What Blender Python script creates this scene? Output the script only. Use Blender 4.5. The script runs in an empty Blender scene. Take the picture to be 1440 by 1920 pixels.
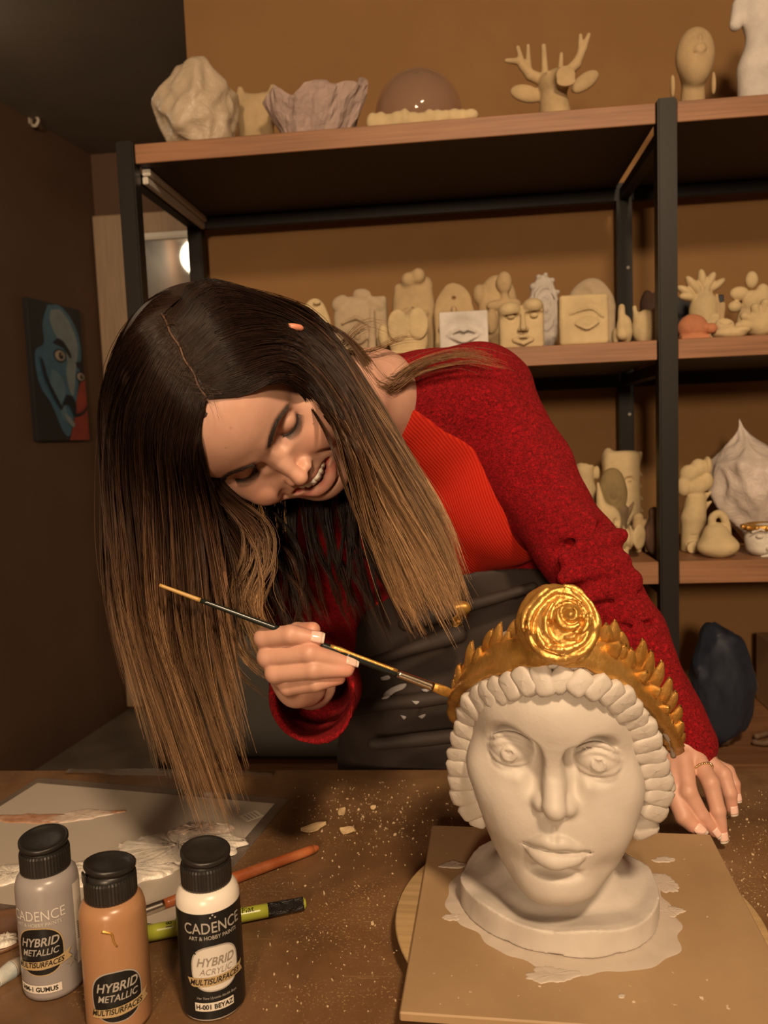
import bpy, bmesh, math, random
import numpy as np
from mathutils import Vector, Matrix, Euler
random.seed(7)
rng = np.random.default_rng(11)
SC = bpy.context.scene
COL = SC.collection
PI = math.pi
A = np.array

# ---------------------------------------------------------------- camera
FPX = 1500.0
pit, rol = math.radians(5.4), math.radians(2.26)
CAM = A([0, 0, 1.22])
cf = A([0, math.cos(pit), -math.sin(pit)]); _u = A([0, math.sin(pit), math.cos(pit)]); _r = A([1.0, 0, 0])
cr = _r*math.cos(rol) - _u*math.sin(rol); cu = _u*math.cos(rol) + _r*math.sin(rol)
cd = bpy.data.cameras.new('camera'); cam = bpy.data.objects.new('camera', cd); COL.objects.link(cam)
cd.sensor_fit = 'HORIZONTAL'; cd.sensor_width = 36; cd.lens = 36*FPX/1440; cd.clip_start = .02; cd.clip_end = 50
M = Matrix.Identity(4)
for i in range(3):
    M[i][0] = cr[i]; M[i][1] = cu[i]; M[i][2] = -cf[i]; M[i][3] = CAM[i]
cam.matrix_world = M
cd.dof.use_dof = True; cd.dof.focus_distance = .76; cd.dof.aperture_fstop = 12.0
SC.camera = cam

def P(x, y, d):
    "world point seen at photo pixel x, y at camera depth d"
    return CAM + d*(cf + (x-720)/FPX*cr - (y-960)/FPX*cu)
def PZ(x, y, z):
    v = P(x, y, 1) - CAM
    return CAM + v*(z-CAM[2])/v[2]
def PP(x, y, q, n):
    v = P(x, y, 1) - CAM
    return CAM + v*(np.dot(q-CAM, n)/np.dot(v, n))
def proj(w):
    w = A(w, float) - CAM; d = w@cf
    return 720+FPX*(w@cr)/d, 960-FPX*(w@cu)/d, d

# ---------------------------------------------------------------- view + world + lamps
SC.view_settings.view_transform = 'Standard'; SC.view_settings.look = 'None'
SC.view_settings.exposure = EXPOSURE = 0.0; SC.view_settings.gamma = 1; SC.view_settings.use_curve_mapping = False
W = bpy.data.worlds.new('world'); SC.world = W; W.use_nodes = True
W.node_tree.nodes['Background'].inputs[0].default_value = (1.0, .60, .33, 1)
W.node_tree.nodes['Background'].inputs[1].default_value = .024

def lamp(name, kind, loc, power, color, size=.1, aim=None, **kw):
    l = bpy.data.lights.new(name, kind); l.energy = power; l.color = color
    if kind == 'AREA': l.shape = 'DISK'; l.size = size
    else: l.shadow_soft_size = size
    for k, v in kw.items(): setattr(l, k, v)
    o = bpy.data.objects.new(name, l); COL.objects.link(o); o.location = loc; o['kind'] = 'helper'
    if aim is not None:
        o.rotation_euler = (Vector(aim)-Vector(loc)).to_track_quat('-Z', 'Y').to_euler()
    return o
WARM = (1.0, .66, .38)
lamp('ceiling_lamp', 'AREA', (.38, -.50, 2.42), 35, (1.0, .71, .44), .22, (.15, .8, .9))
lamp('far_lamp', 'AREA', (-.45, -2.8, 2.02), 88, (1.0, .70, .43), .45, (.1, 1.2, 1.2))

# ---------------------------------------------------------------- object helpers
def tag(o, label=None, cat=None, group=None, kind=None):
    if label: o['label'] = label
    if cat: o['category'] = cat
    if group: o['group'] = group
    if kind: o['kind'] = kind
    return o
def empty(name, loc=(0, 0, 0), rz=0.0, label=None, cat=None, group=None):
    o = bpy.data.objects.new(name, None); COL.objects.link(o); o.location = loc; o.rotation_euler = (0, 0, rz)
    o.empty_display_size = .02
    return tag(o, label, cat, group)
def link(name, me, m=None, parent=None, loc=None, rot=None):
    o = bpy.data.objects.new(name, me); COL.objects.link(o)
    if m is not None and not me.materials: me.materials.append(m)
    if parent is not None: o.parent = parent
    if loc is not None: o.location = loc
    if rot is not None: o.rotation_euler = rot
    return o
def pymesh(name, v, f, smooth=True, colors=None):
    me = bpy.data.meshes.new(name)
    v = np.asarray(v, np.float32)
    if isinstance(f, np.ndarray) and f.ndim == 2:
        n, k = f.shape
        me.vertices.add(len(v)); me.vertices.foreach_set('co', v.ravel())
        me.loops.add(n*k); me.loops.foreach_set('vertex_index', f.astype(np.int32).ravel())
        me.polygons.add(n); me.polygons.foreach_set('loop_start', np.arange(0, n*k, k, dtype=np.int32))
        me.update(calc_edges=True); me.validate()
    else:
        me.from_pydata([tuple(map(float, a)) for a in v], [], [tuple(map(int, a)) for a in f]); me.update()
    me.polygons.foreach_set('use_smooth', np.full(len(me.polygons), smooth))
    if colors is not None:
        at = me.attributes.new('tint', 'FLOAT_COLOR', 'POINT')
        c = np.ones((len(v), 4), np.float32); c[:, :3] = colors
        at.data.foreach_set('color', c.ravel())
    return me
def bm_mesh(name, bm, smooth=False):
    me = bpy.data.meshes.new(name); bm.to_mesh(me); bm.free()
    me.polygons.foreach_set('use_smooth', np.full(len(me.polygons), smooth)); return me
def box(bm, lo, hi, bev=0.0, seg=1):
    lo, hi = A(lo, float), A(hi, float)
    r = bmesh.ops.create_cube(bm, size=1)
    for v in r['verts']: v.co = Vector(lo + (A(v.co)+.5)*(hi-lo))
    if bev:
        es = list({e for v in r['verts'] for e in v.link_edges})
        bmesh.ops.bevel(bm, geom=es, offset=bev, segments=seg, affect='EDGES')
def boxobj(name, lo, hi, m, parent=None, bev=.001, seg=1):
    bm = bmesh.new(); box(bm, lo, hi, bev, seg); return link(name, bm_mesh(name, bm), m, parent)
def lathe(prof, n=48, close=True):
    "profile [(r,z)...] to verts, faces"
    prof = A(prof, float); a = np.linspace(0, 2*PI, n, endpoint=False)
    v = np.stack([np.outer(prof[:, 0], np.cos(a)), np.outer(prof[:, 0], np.sin(a)), np.repeat(prof[:, 1:2], n, 1)], -1).reshape(-1, 3)
    i = np.arange(len(prof)-1)[:, None]*n; j = np.arange(n)[None]; jn = (j+1) % n
    f = np.stack([i+j, i+jn, i+n+jn, i+n+j], -1).reshape(-1, 4)
    return v, f
def catmull(pts, n):
    pts = A(pts, float); q = np.vstack([2*pts[0]-pts[1], pts, 2*pts[-1]-pts[-2]])
    m = len(pts)-1; t = np.linspace(0, m-1e-6, n); i = t.astype(int); u = (t-i)[:, None]
    a, b, c, d = q[i], q[i+1], q[i+2], q[i+3]
    return .5*((2*b)+(-a+c)*u+(2*a-5*b+4*c-d)*u*u+(-a+3*b-3*c+d)*u**3)
def tube(pts, rad, k=8, cap=True):
    "swept tube along pts with radii"
    pts = A(pts, float); n = len(pts); rad = np.broadcast_to(A(rad, float), (n,))
    t = np.gradient(pts, axis=0); t /= np.linalg.norm(t, axis=1)[:, None]+1e-12
    ref = A([0, 0, 1.0]) if abs(t[0, 2]) < .9 else A([1.0, 0, 0])
    nn = []; u = np.cross(t[0], ref); u /= np.linalg.norm(u)
    for i in range(n):
        u = u - t[i]*np.dot(u, t[i]); u /= np.linalg.norm(u)+1e-12; nn.append(u)
    nn = A(nn); bb = np.cross(t, nn); a = np.linspace(0, 2*PI, k, endpoint=False)
    v = pts[:, None] + rad[:, None, None]*(np.cos(a)[None, :, None]*nn[:, None]+np.sin(a)[None, :, None]*bb[:, None])
    v = v.reshape(-1, 3)
    i = np.arange(n-1)[:, None]*k; j = np.arange(k)[None]; jn = (j+1) % k
    f = [tuple(q) for q in np.stack([i+j, i+jn, i+k+jn, i+k+j], -1).reshape(-1, 4)]
    if cap: f.append(tuple(range(k))[::-1]); f.append(tuple(range((n-1)*k, n*k)))
    return v, f
def join(parts):
    vs, fs, o = [], [], 0
    for v, f in parts:
        vs.append(v); fs += [tuple(int(a)+o for a in q) for q in f]; o += len(v)
    return np.vstack(vs), fs
def rotm(rx=0, ry=0, rz=0):
    return A(Euler((rx, ry, rz)).to_matrix())

# ---------------------------------------------------------------- signed distance modelling -> surface nets
class Vol:
    def __init__(s, lo, hi, h):
        s.lo = A(lo, np.float32); s.h = h
        s.n = np.ceil((A(hi)-A(lo))/h).astype(int)+1
        s.F = np.full(s.n, .06, np.float32)
        s.ax = [(s.lo[i]+h*np.arange(s.n[i])).astype(np.float32) for i in range(3)]
    def grid(s, lo, hi):
        i0 = np.clip(np.floor((A(lo)-s.lo)/s.h).astype(int), 0, s.n); i1 = np.clip(np.ceil((A(hi)-s.lo)/s.h).astype(int)+1, 0, s.n)
        sl = tuple(slice(a, b) for a, b in zip(i0, i1))
        g = np.ix_(*[s.ax[i][sl[i]] for i in range(3)])
        return sl, g
    def op(s, fn, lo, hi, k=.004, sub=False, m=None):
        m = k*1.1+s.h*2.5 if m is None else m
        sl, (x, y, z) = s.grid(A(lo, float)-m, A(hi, float)+m)
        if s.F[sl].size == 0: return s
        d = fn(x, y, z); f = s.F[sl]
        if sub: f = -f
        hh = np.maximum(k-np.abs(f-d), 0)/max(k, 1e-6)
        r = np.minimum(f, d) - hh*hh*k*.25
        s.F[sl] = -r if sub else r
        return s
    def ell(s, c, r, k=.004, R=None, sub=False):
        c = A(c, float); r = A(r, float) if np.ndim(r) else A([r]*3, float)
        ext = r if R is None else np.sqrt((np.abs(A(R))**2 @ (r**2)))
        def fn(x, y, z):
            x, y, z = x-c[0], y-c[1], z-c[2]
            if R is not None:
                Q = A(R).T; x, y, z = (Q[0, 0]*x+Q[0, 1]*y+Q[0, 2]*z), (Q[1, 0]*x+Q[1, 1]*y+Q[1, 2]*z), (Q[2, 0]*x+Q[2, 1]*y+Q[2, 2]*z)
            k0 = np.sqrt((x/r[0])**2+(y/r[1])**2+(z/r[2])**2)
            k1 = np.sqrt((x/r[0]**2)**2+(y/r[1]**2)**2+(z/r[2]**2)**2)
            return (k0*(k0-1)/np.maximum(k1, 1e-6)).astype(np.float32)
        return s.op(fn, c-ext, c+ext, k, sub)
    def cone(s, a, b, ra, rb=None, k=.004, sub=False):
        a, b = A(a, float), A(b, float); rb = ra if rb is None else rb; ba = b-a; L = ba@ba+1e-12
        def fn(x, y, z):
            px, py, pz = x-a[0], y-a[1], z-a[2]
            t = np.clip((px*ba[0]+py*ba[1]+pz*ba[2])/L, 0, 1)
            return (np.sqrt((px-t*ba[0])**2+(py-t*ba[1])**2+(pz-t*ba[2])**2)-(ra+(rb-ra)*t)).astype(np.float32)
        m = max(ra, rb)
        return s.op(fn, np.minimum(a, b)-m, np.maximum(a, b)+m, k, sub)
    def chain(s, pts, rad, k=.004, n=None, sub=False):
        if n: 
            rr = np.interp(np.linspace(0, len(pts)-1, n), range(len(pts)), rad) if np.ndim(rad) else [rad]*n
            pts = catmull(pts, n); rad = rr
        if not np.ndim(rad): rad = [rad]*len(pts)
        for i in range(len(pts)-1): s.cone(pts[i], pts[i+1], rad[i], rad[i+1], k if i == 0 else min(k, .002), sub)
        return s
    def box(s, c, hf, rd=.002, k=.003, R=None, sub=False):
        c, hf = A(c, float), A(hf, float); ext = hf if R is None else np.abs(A(R))@hf
        def fn(x, y, z):
            x, y, z = x-c[0], y-c[1], z-c[2]
            if R is not None:
                Q = A(R).T; x, y, z = (Q[0, 0]*x+Q[0, 1]*y+Q[0, 2]*z), (Q[1, 0]*x+Q[1, 1]*y+Q[1, 2]*z), (Q[2, 0]*x+Q[2, 1]*y+Q[2, 2]*z)
            qx, qy, qz = np.abs(x)-hf[0]+rd, np.abs(y)-hf[1]+rd, np.abs(z)-hf[2]+rd
            return (np.sqrt(np.maximum(qx, 0)**2+np.maximum(qy, 0)**2+np.maximum(qz, 0)**2)+np.minimum(np.maximum(qx, np.maximum(qy, qz)), 0)-rd).astype(np.float32)
        return s.op(fn, c-ext, c+ext, k, sub)
    def cut(s, q, n, k=.001):
        "keep the side where (p-q).n < 0"
        q, n = A(q, float), A(n, float); x, y, z = np.ix_(*s.ax)
        d = (x-q[0])*n[0]+(y-q[1])*n[1]+(z-q[2])*n[2]
        hh = np.maximum(k-np.abs(s.F-d), 0)/k
        s.F = (np.maximum(s.F, d)+hh*hh*k*.25).astype(np.float32); return s
    def noise(s, amp, freq, seed=0, oct=2):
        x, y, z = np.ix_(*s.ax); r = np.random.default_rng(seed); t = 0
        for o in range(oct):
            for _ in range(4):
                w = r.normal(size=3); w *= freq*2**o/np.linalg.norm(w)*r.uniform(.6, 1.3); ph = r.uniform(0, 6.28)
                t = t+np.sin(w[0]*x+w[1]*y+w[2]*z+ph+1.3*np.sin(w[1]*x-w[2]*y+w[0]*z))*amp*.35/2**o
        s.F += t.astype(np.float32); return s
    def nets(s):
        F = s.F; S = F < 0
        F[0] = F[-1] = .01; F[:, 0] = F[:, -1] = .01; F[:, :, 0] = F[:, :, -1] = .01; S = F < 0
        n = A(F.shape)-1; cnt = np.zeros(n, np.int8)
        for dx in (0, 1):
            for dy in (0, 1):
                for dz in (0, 1): cnt += S[dx:dx+n[0], dy:dy+n[1], dz:dz+n[2]]
        ix, iy, iz = np.nonzero((cnt > 0) & (cnt < 8)); idx = np.full(n, -1, np.int32); idx[ix, iy, iz] = np.arange(len(ix))
        acc = np.zeros((len(ix), 3)); num = np.zeros(len(ix))
        cs = [(a, b, c) for a in (0, 1) for b in (0, 1) for c in (0, 1)]; val = {c: F[ix+c[0], iy+c[1], iz+c[2]] for c in cs}
        for c in cs:
            for ax in range(3):
                if c[ax] == 0:
                    e = list(c); e[ax] = 1; e = tuple(e); a, b = val[c], val[e]; m = (a < 0) != (b < 0)
                    t = np.where(m, a/np.where(m, a-b, 1), 0); p = np.tile(A(c, float), (len(ix), 1)); p[:, ax] = t
                    acc[m] += p[m]; num += m
        V = (np.stack([ix, iy, iz], 1)+acc/num[:, None])*s.h+s.lo
        Q = []
        for ax in range(3):
            u, v = (ax+1) % 3, (ax+2) % 3
            a = S[tuple(slice(0, -1) if i == ax else slice(1, -1) for i in range(3))]
            b = S[tuple(slice(1, None) if i == ax else slice(1, -1) for i in range(3))]
            for sgn in (0, 1):
                p = np.argwhere((a != b) & (a == bool(1-sgn)))
                if not len(p): continue
                p = p + A([0 if i == ax else 1 for i in range(3)])
                du = np.eye(3, dtype=int)[u]; dv = np.eye(3, dtype=int)[v]
                q = [idx[tuple((p-o).T)] for o in (du+dv, dv, 0*du, du)]
                if sgn: q = q[::-1]
                Q.append(np.stack(q, 1))
        return V, np.vstack(Q)
    def obj(s, name, m, parent=None, loc=None, rot=None, tint=None, xf=None, relax=0):
        V, Q = s.nets()
        if xf is not None: V = xf(V)
        me = pymesh(name, V, Q, True, tint(V) if tint else None)
        return link(name, me, m, parent, loc, rot)

# ---------------------------------------------------------------- materials
def mat(name, col=(.5, .5, .5), rough=.6, metal=0.0, **kw):
    m = bpy.data.materials.new(name); m.use_nodes = True; b = m.node_tree.nodes['Principled BSDF']
    b.inputs['Base Color'].default_value = (*col, 1); b.inputs['Roughness'].default_value = rough; b.inputs['Metallic'].default_value = metal
    for k, v in kw.items(): b.inputs[k].default_value = v
    return m
class NT:
    def __init__(s, m): s.m = m; s.t = m.node_tree; s.b = s.t.nodes['Principled BSDF']
    def n(s, ty, **kw):
        d = s.t.nodes.new(ty)
        for k, v in kw.items():
            if k in d.inputs: 
                if isinstance(v, bpy.types.NodeSocket): s.t.links.new(v, d.inputs[k])
                else: d.inputs[k].default_value = v
            else: setattr(d, k, v)
        return d
    def l(s, a, b): s.t.links.new(a, b)
    def coord(s, scale=(1, 1, 1), kind='Object', rot=(0, 0, 0)):
        t = s.n('ShaderNodeTexCoord'); mp = s.n('ShaderNodeMapping'); s.l(t.outputs[kind], mp.inputs[0])
        mp.inputs['Scale'].default_value = scale; mp.inputs['Rotation'].default_value = rot; return mp.outputs[0]
    def noise(s, vec, scale, detail=4, rough=.5, dist=0.0):
        d = s.n('ShaderNodeTexNoise'); s.l(vec, d.inputs['Vector']); d.inputs['Scale'].default_value = scale
        d.inputs['Detail'].default_value = detail; d.inputs['Roughness'].default_value = rough; d.inputs['Distortion'].default_value = dist
        return d.outputs['Fac']
    def ramp(s, fac, stops, interp='LINEAR'):
        r = s.n('ShaderNodeValToRGB'); s.l(fac, r.inputs[0]); e = r.color_ramp.elements; r.color_ramp.interpolation = interp
        for i, (p, c) in enumerate(stops):
            el = e[i] if i < 2 else e.new(p)
            el.position = p; el.color = (*c, 1) if np.ndim(c) else (c, c, c, 1)
        return r.outputs[0]
    def mix(s, fac, a, b, mode='MIX'):
        d = s.n('ShaderNodeMix', data_type='RGBA', blend_type=mode)
        for sock, v in ((d.inputs[0], fac), (d.inputs[6], a), (d.inputs[7], b)):
            if isinstance(v, bpy.types.NodeSocket): s.l(v, sock)
            else: sock.default_value = v if not np.ndim(v) else (*v, 1)
        return d.outputs[2]
    def col(s, v): s.l(v, s.b.inputs['Base Color']); return s
    def rgh(s, v): s.l(v, s.b.inputs['Roughness']); return s
    def bump(s, h, strength=.3, dist=.001, prev=None):
        d = s.n('ShaderNodeBump'); s.l(h, d.inputs['Height']); d.inputs['Strength'].default_value = strength; d.inputs['Distance'].default_value = dist
        if prev is not None: s.l(prev, d.inputs['Normal'])
        s.l(d.outputs[0], s.b.inputs['Normal']); return d.outputs[0]

def speckled(name, c1, c2, scale=8, rough=.7, bump=.2, bscale=120, bdist=.0006, lo=.35, hi=.65, **kw):
    m = mat(name, c1, rough, **kw); t = NT(m); v = t.coord()
    t.col(t.ramp(t.noise(v, scale, 5, .6), [(lo, c1), (hi, c2)])); t.bump(t.noise(v, bscale, 4, .6), bump, bdist); return m
def wood(name, c1, c2, axis=0, rough=.5, sc=1.0, **kw):
    m = mat(name, c1, rough, **kw); t = NT(m); s = [14*sc]*3; s[axis] = 1.0*sc
    v = t.coord(tuple(s)); n1 = t.noise(v, 2.2, 8, .62, .6); s2 = [90*sc]*3; s2[axis] = 2.5*sc
    n2 = t.noise(t.coord(tuple(s2)), 2.0, 3, .5)
    c = t.ramp(n1, [(.3, c1), (.68, c2)]); t.col(t.mix(.35, c, t.ramp(n2, [(.35, tuple(.6*a for a in c1)), (.65, c2)]), 'MIX')); t.bump(n2, .12, .0005); return m

MAT = {}
MAT['shelf_wood'] = wood('shelf_wood', (.20, .085, .036), (.34, .165, .08), 0, .55)
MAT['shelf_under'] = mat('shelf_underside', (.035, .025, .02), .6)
MAT['black_metal'] = mat('black_metal', (.016, .014, .013), .45, **{'Specular IOR Level': .22})
MAT['burlap'] = m = mat('burlap_wallpaper', (.22, .12, .045), .9); t = NT(m); v = t.coord()
w1 = t.n('ShaderNodeTexWave', wave_type='BANDS', bands_direction='X'); t.l(v, w1.inputs['Vector']); w1.inputs['Scale'].default_value = 190; w1.inputs['Distortion'].default_value = 3
w2 = t.n('ShaderNodeTexWave', wave_type='BANDS', bands_direction='Z'); t.l(v, w2.inputs['Vector']); w2.inputs['Scale'].default_value = 190; w2.inputs['Distortion'].default_value = 3
ww = t.mix(.5, w1.outputs[0], w2.outputs[0]); t.col(t.mix(t.noise(v, 5, 5, .6), (.225, .118, .042), (.305, .165, .064))); t.bump(ww, .35, .0006)
MAT['brown_wall'] = speckled('brown_paint', (.105, .055, .032), (.125, .068, .042), 3, .75, .15, 60)
MAT['far_wall'] = speckled('far_wall_paint', (.10, .050, .026), (.12, .06, .034), 3, .75, .15, 60)
MAT['ceiling'] = speckled('ceiling_paint', (.20, .165, .13), (.24, .19, .15), 3, .8, .1, 60)
MAT['floor'] = speckled('grey_floor', (.16, .13, .10), (.22, .18, .14), 5, .5, .1, 60)
# ---------------------------------------------------------------- room shell
YAW = math.radians(5.9)
sv = A([math.cos(YAW), -math.sin(YAW), 0]); tv = A([math.sin(YAW), math.cos(YAW), 0])
S0 = A([.5582, 1.5722, 0])                                   # front face of the middle post
def SH(s, t, z): return S0 + sv*s + tv*t + A([0, 0, z])
def onshelf(x, y, t):
    "shelf coordinates (s, z) of a photo pixel on the plane t behind the front posts"
    w = PP(x, y, S0+tv*t, tv); return (w-S0)@sv, w[2]
def struct(name, lo, hi, m, origin=(0, 0, 0), rz=0.0, bev=0):
    o = boxobj(name, lo, hi, m, bev=bev); o.location = origin; o.rotation_euler = (0, 0, rz); o['kind'] = 'structure'; return o
SHR = -YAW
s_edge = onshelf(352, 130, .47)[0]
struct('wall_back', (s_edge, .47, 0), (2.6, .57, 2.5), MAT['burlap'], S0, SHR)
# side return of the partition and the passage behind it
struct('wall_passage', (s_edge+.002, .571, 0), (s_edge+.10, 2.10, 2.5), MAT['far_wall'], S0, SHR)
cx = PZ(170, 290, 2.5); cs = (cx-S0)@sv; ct = (cx-S0)@tv
struct('wall_far', (cs-.1, ct, 0), (s_edge+.4, ct+.1, 2.5), MAT['far_wall'], S0, SHR)
l0 = PZ(0, 190, 2.5)[:2]; l1 = cx[:2]; ld = (l1-l0)/np.linalg.norm(l1-l0); la = math.atan2(ld[1], ld[0])
ln = A([ld[1], -ld[0], 0]); lq = A([l1[0], l1[1], 0])           # left wall: point and normal into the room
struct('wall_left', (-7.2, 0, 0), (.1, .1, 2.5), MAT['brown_wall'], (l1[0], l1[1], 0), la)
struct('floor', (-4, -3.4, -.1), (4, 5, 0), MAT['floor'])
struct('ceiling', (-4, -3.4, 2.5), (4, 5, 2.6), MAT['ceiling'])
struct('wall_right', (2.4, -3.2, 0), (2.5, 3.0, 2.5), MAT['brown_wall'])
struct('wall_front', (-3, -3.3, 0), (2.6, -3.2, 2.5), MAT['brown_wall'])
# white hook near the ceiling on the left wall
hk = PP(56, 228, lq+A([0, 0, 0]), ln)
v, f = tube(catmull([(0, 0, .015), (0, -.02, .012), (0, -.028, 0), (0, -.018, -.014), (0, -.006, -.012)], 14), .0045, 8)
h = link('wall_hook', pymesh('wall_hook', v*1.3, f), mat('white_plastic', (.6, .5, .4), .4))
bm = bmesh.new(); box(bm, (-.012, -.004, -.012), (.012, 0, .03), .002); hp = link('back_plate', bm_mesh('back_plate', bm), h.data.materials[0], h)
h.location = hk+ln*.001; h.rotation_euler = (0, 0, la); tag(h, 'small white hook high on the dark brown left wall', 'hook')

# tall mirror in a wide pale wooden frame at the end of the passage
q = S0+tv*(ct-.04)
def onfar(x, y): w = PP(x, y, q, tv); return (w-S0)@sv, w[2]
a0 = onfar(172, 405); a1 = onfar(383, 390); b0 = onfar(232, 440)
mw = wood('pale_frame_wood', (.36, .24, .15), (.46, .32, .21), 2, .45)
root = empty('wall_mirror', SH(a0[0], ct-.04, 0), SHR, 'tall mirror with wide pale wooden frame at the end of the passage', 'mirror')
FW, ZT, Z0 = 1.30, a0[1], .02; iw = b0[0]-a0[0]; tr = a0[1]-b0[1]+.0
for nm, lo, hi in (('frame_side', (0, 0, Z0), (iw, .035, ZT)), ('frame_side', (FW-iw, 0, Z0), (FW, .035, ZT)), ('frame_top', (iw, 0, ZT-tr), (FW-iw, .035, ZT)), ('frame_bottom', (iw, 0, Z0), (FW-iw, .035, Z0+.12))):
    boxobj(nm, lo, hi, mw, root, .004)
wm = mat('satin_white_trim', (.75, .70, .62), .25)
e = .028
for nm, lo, hi in (('inner_trim', (iw, -.008, Z0+.12), (iw+e, .02, ZT-tr)), ('inner_trim', (FW-iw-e, -.008, Z0+.12), (FW-iw, .02, ZT-tr)), ('inner_trim', (iw+e, -.008, ZT-tr-e), (FW-iw-e, .02, ZT-tr))):
    boxobj(nm, lo, hi, wm, root, .006, 2)
boxobj('mirror_glass', (iw+e*.5, .012, Z0+.1), (FW-iw-e*.5, .03, ZT-tr-e*.5), mat('mirror_glass', (.85, .86, .84), .04, 1.0), root, 0)
# the ceiling globe that the mirror shows, left of the frame
gl = mat('lamp_globe', (1, .9, .7), .4); gl.node_tree.nodes['Principled BSDF'].inputs['Emission Color'].default_value = (1, .84, .58, 1); gl.node_tree.nodes['Principled BSDF'].inputs['Emission Strength'].default_value = 9
mh = PP(372, 482, S0+tv*(ct-.03), tv); di = mh-CAM; di /= np.linalg.norm(di); ro = di-2*(di@tv)*tv; gp = mh+ro*1.55; print('globe', gp, proj(gp))
gt = empty('globe_lamp', (gp[0], gp[1], gp[2]), 0, 'round glowing globe lamp reflected in the tall mirror', 'lamp')
bm = bmesh.new(); bmesh.ops.create_uvsphere(bm, u_segments=32, v_segments=20, radius=.105); link('globe', bm_mesh('globe', bm, True), gl, gt)
v, f = tube([(0, 0, .104), (0, 0, max(.11, 2.499-gp[2]))], .012, 12); link('ceiling_stem', pymesh('ceiling_stem', v, f), MAT['black_metal'], gt)

# ---------------------------------------------------------------- painting on the left wall
pc = [PP(x, y, lq, ln) for x, y in ((40, 562), (140, 578), (146, 823), (48, 830))]
pw = np.linalg.norm((pc[1]-pc[0])[:2]); pz1 = (pc[0][2]+pc[1][2])/2; pz0 = (pc[2][2]+pc[3][2])/2; ph = pz1-pz0
pt = empty('portrait_painting', (pc[0][0]+ln[0]*.003, pc[0][1]+ln[1]*.003, pz0), la, 'unframed canvas of a blue-skinned moustached face on the left wall', 'painting')
boxobj('canvas', (0, -.02, 0), (pw, 0, ph), mat('canvas_black', (.012, .011, .012), .6), pt, .001)
PY = [0.0205]
def patch(nm, pts, col, n=30, closed=True, part='painted_patch'):
    p = A(pts, float); 
    if n:
        c = catmull(np.vstack([p, p[:1]]), n)[:-1]
    else: c = p
    PY[0] += .00025
    v = np.stack([np.clip(c[:, 0], .0, 1)*pw, np.full(len(c), -PY[0]), (1-np.clip(c[:, 1], 0, 1))*ph], 1)
    m = MAT.get('paint_%s' % nm) or speckled('paint_%s' % nm, tuple(.85*a for a in col), tuple(min(1, 1.15*a) for a in col), 20, .5, .3, 60); MAT['paint_%s' % nm] = m
    o = link(part, pymesh(part, v, [tuple(range(len(v)))], False), m, pt); return o
# coordinates: 0..1 across, 0..1 down
patch('red', [(1, .52), (1, 1), (.60, 1), (.72, .84), (.80, .68), (.9, .55)], (.30, .035, .02), 0, part='background')
patch('blue', [(.36, .02), (.62, .01), (.88, .14), (.96, .32), (.90, .46), (.84, .60), (.76, .74), (.66, .90), (.58, .97), (.46, .92), (.30, .74), (.12, .62), (.06, .48), (.08, .36), (.24, .30), (.24, .16)], (.045, .135, .22), 60, part='face')
patch('pale', [(.42, .05), (.62, .04), (.82, .16), (.90, .30), (.84, .42), (.80, .52), (.74, .66), (.66, .62), (.62, .50), (.66, .40), (.60, .30), (.46, .22), (.38, .12)], (.20, .25, .26), 50, part='forehead')
patch('mid', [(.34, .48), (.50, .52), (.58, .60), (.56, .74), (.60, .86), (.52, .86), (.38, .70), (.30, .58)], (.10, .20, .27), 40, part='cheek')
patch('dark', [(.40, .29), (.50, .25), (.62, .27), (.74, .35), (.72, .385), (.60, .32), (.48, .30)], (.01, .012, .02), 30, part='eyebrow')
patch('dark', [(.82, .41), (.96, .40), (.98, .46), (.86, .45)], (.01, .012, .02), 20, part='eyebrow')
for x, y, r in ((.52, .375, .105), (.90, .515, .08)):
    a = np.linspace(0, 2*PI, 24, endpoint=False)
    patch('dark', np.stack([x+r*np.cos(a)*1.15, y+r*.42*np.sin(a)*1.15], 1), (.01, .012, .02), 0, part='eye')
    patch('eyewhite', np.stack([x+r*.92*np.cos(a), y+r*.36*np.sin(a)], 1), (.38, .33, .26), 0, part='eye')
    patch('dark', np.stack([x+.02+r*.42*np.cos(a), y+r*.26*np.sin(a)], 1), (.01, .012, .02), 0, part='eye')
    patch('ochre', np.stack([x+.03+r*.16*np.cos(a), y-.01+r*.1*np.sin(a)], 1), (.3, .2, .08), 0, part='eye')
patch('dark', [(.14, .40), (.20, .44), (.26, .56), (.42, .70), (.48, .76), (.44, .77), (.30, .66), (.17, .52)], (.01, .012, .02), 30, part='moustache')
patch('dark', [(.58, .66), (.70, .67), (.76, .74), (.73, .82), (.68, .80), (.62, .74), (.52, .74), (.47, .77), (.50, .72)], (.01, .012, .02), 30, part='moustache')
patch('dark', [(.70, .805), (.84, .79), (.94, .76), (1.0, .72), (.97, .77), (.86, .81), (.72, .825)], (.01, .012, .02), 30, part='moustache')
patch('pale', [(.50, .80), (.60, .82), (.70, .88), (.66, .90), (.56, .86)], (.2, .25, .26), 20, part='lip')

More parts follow.
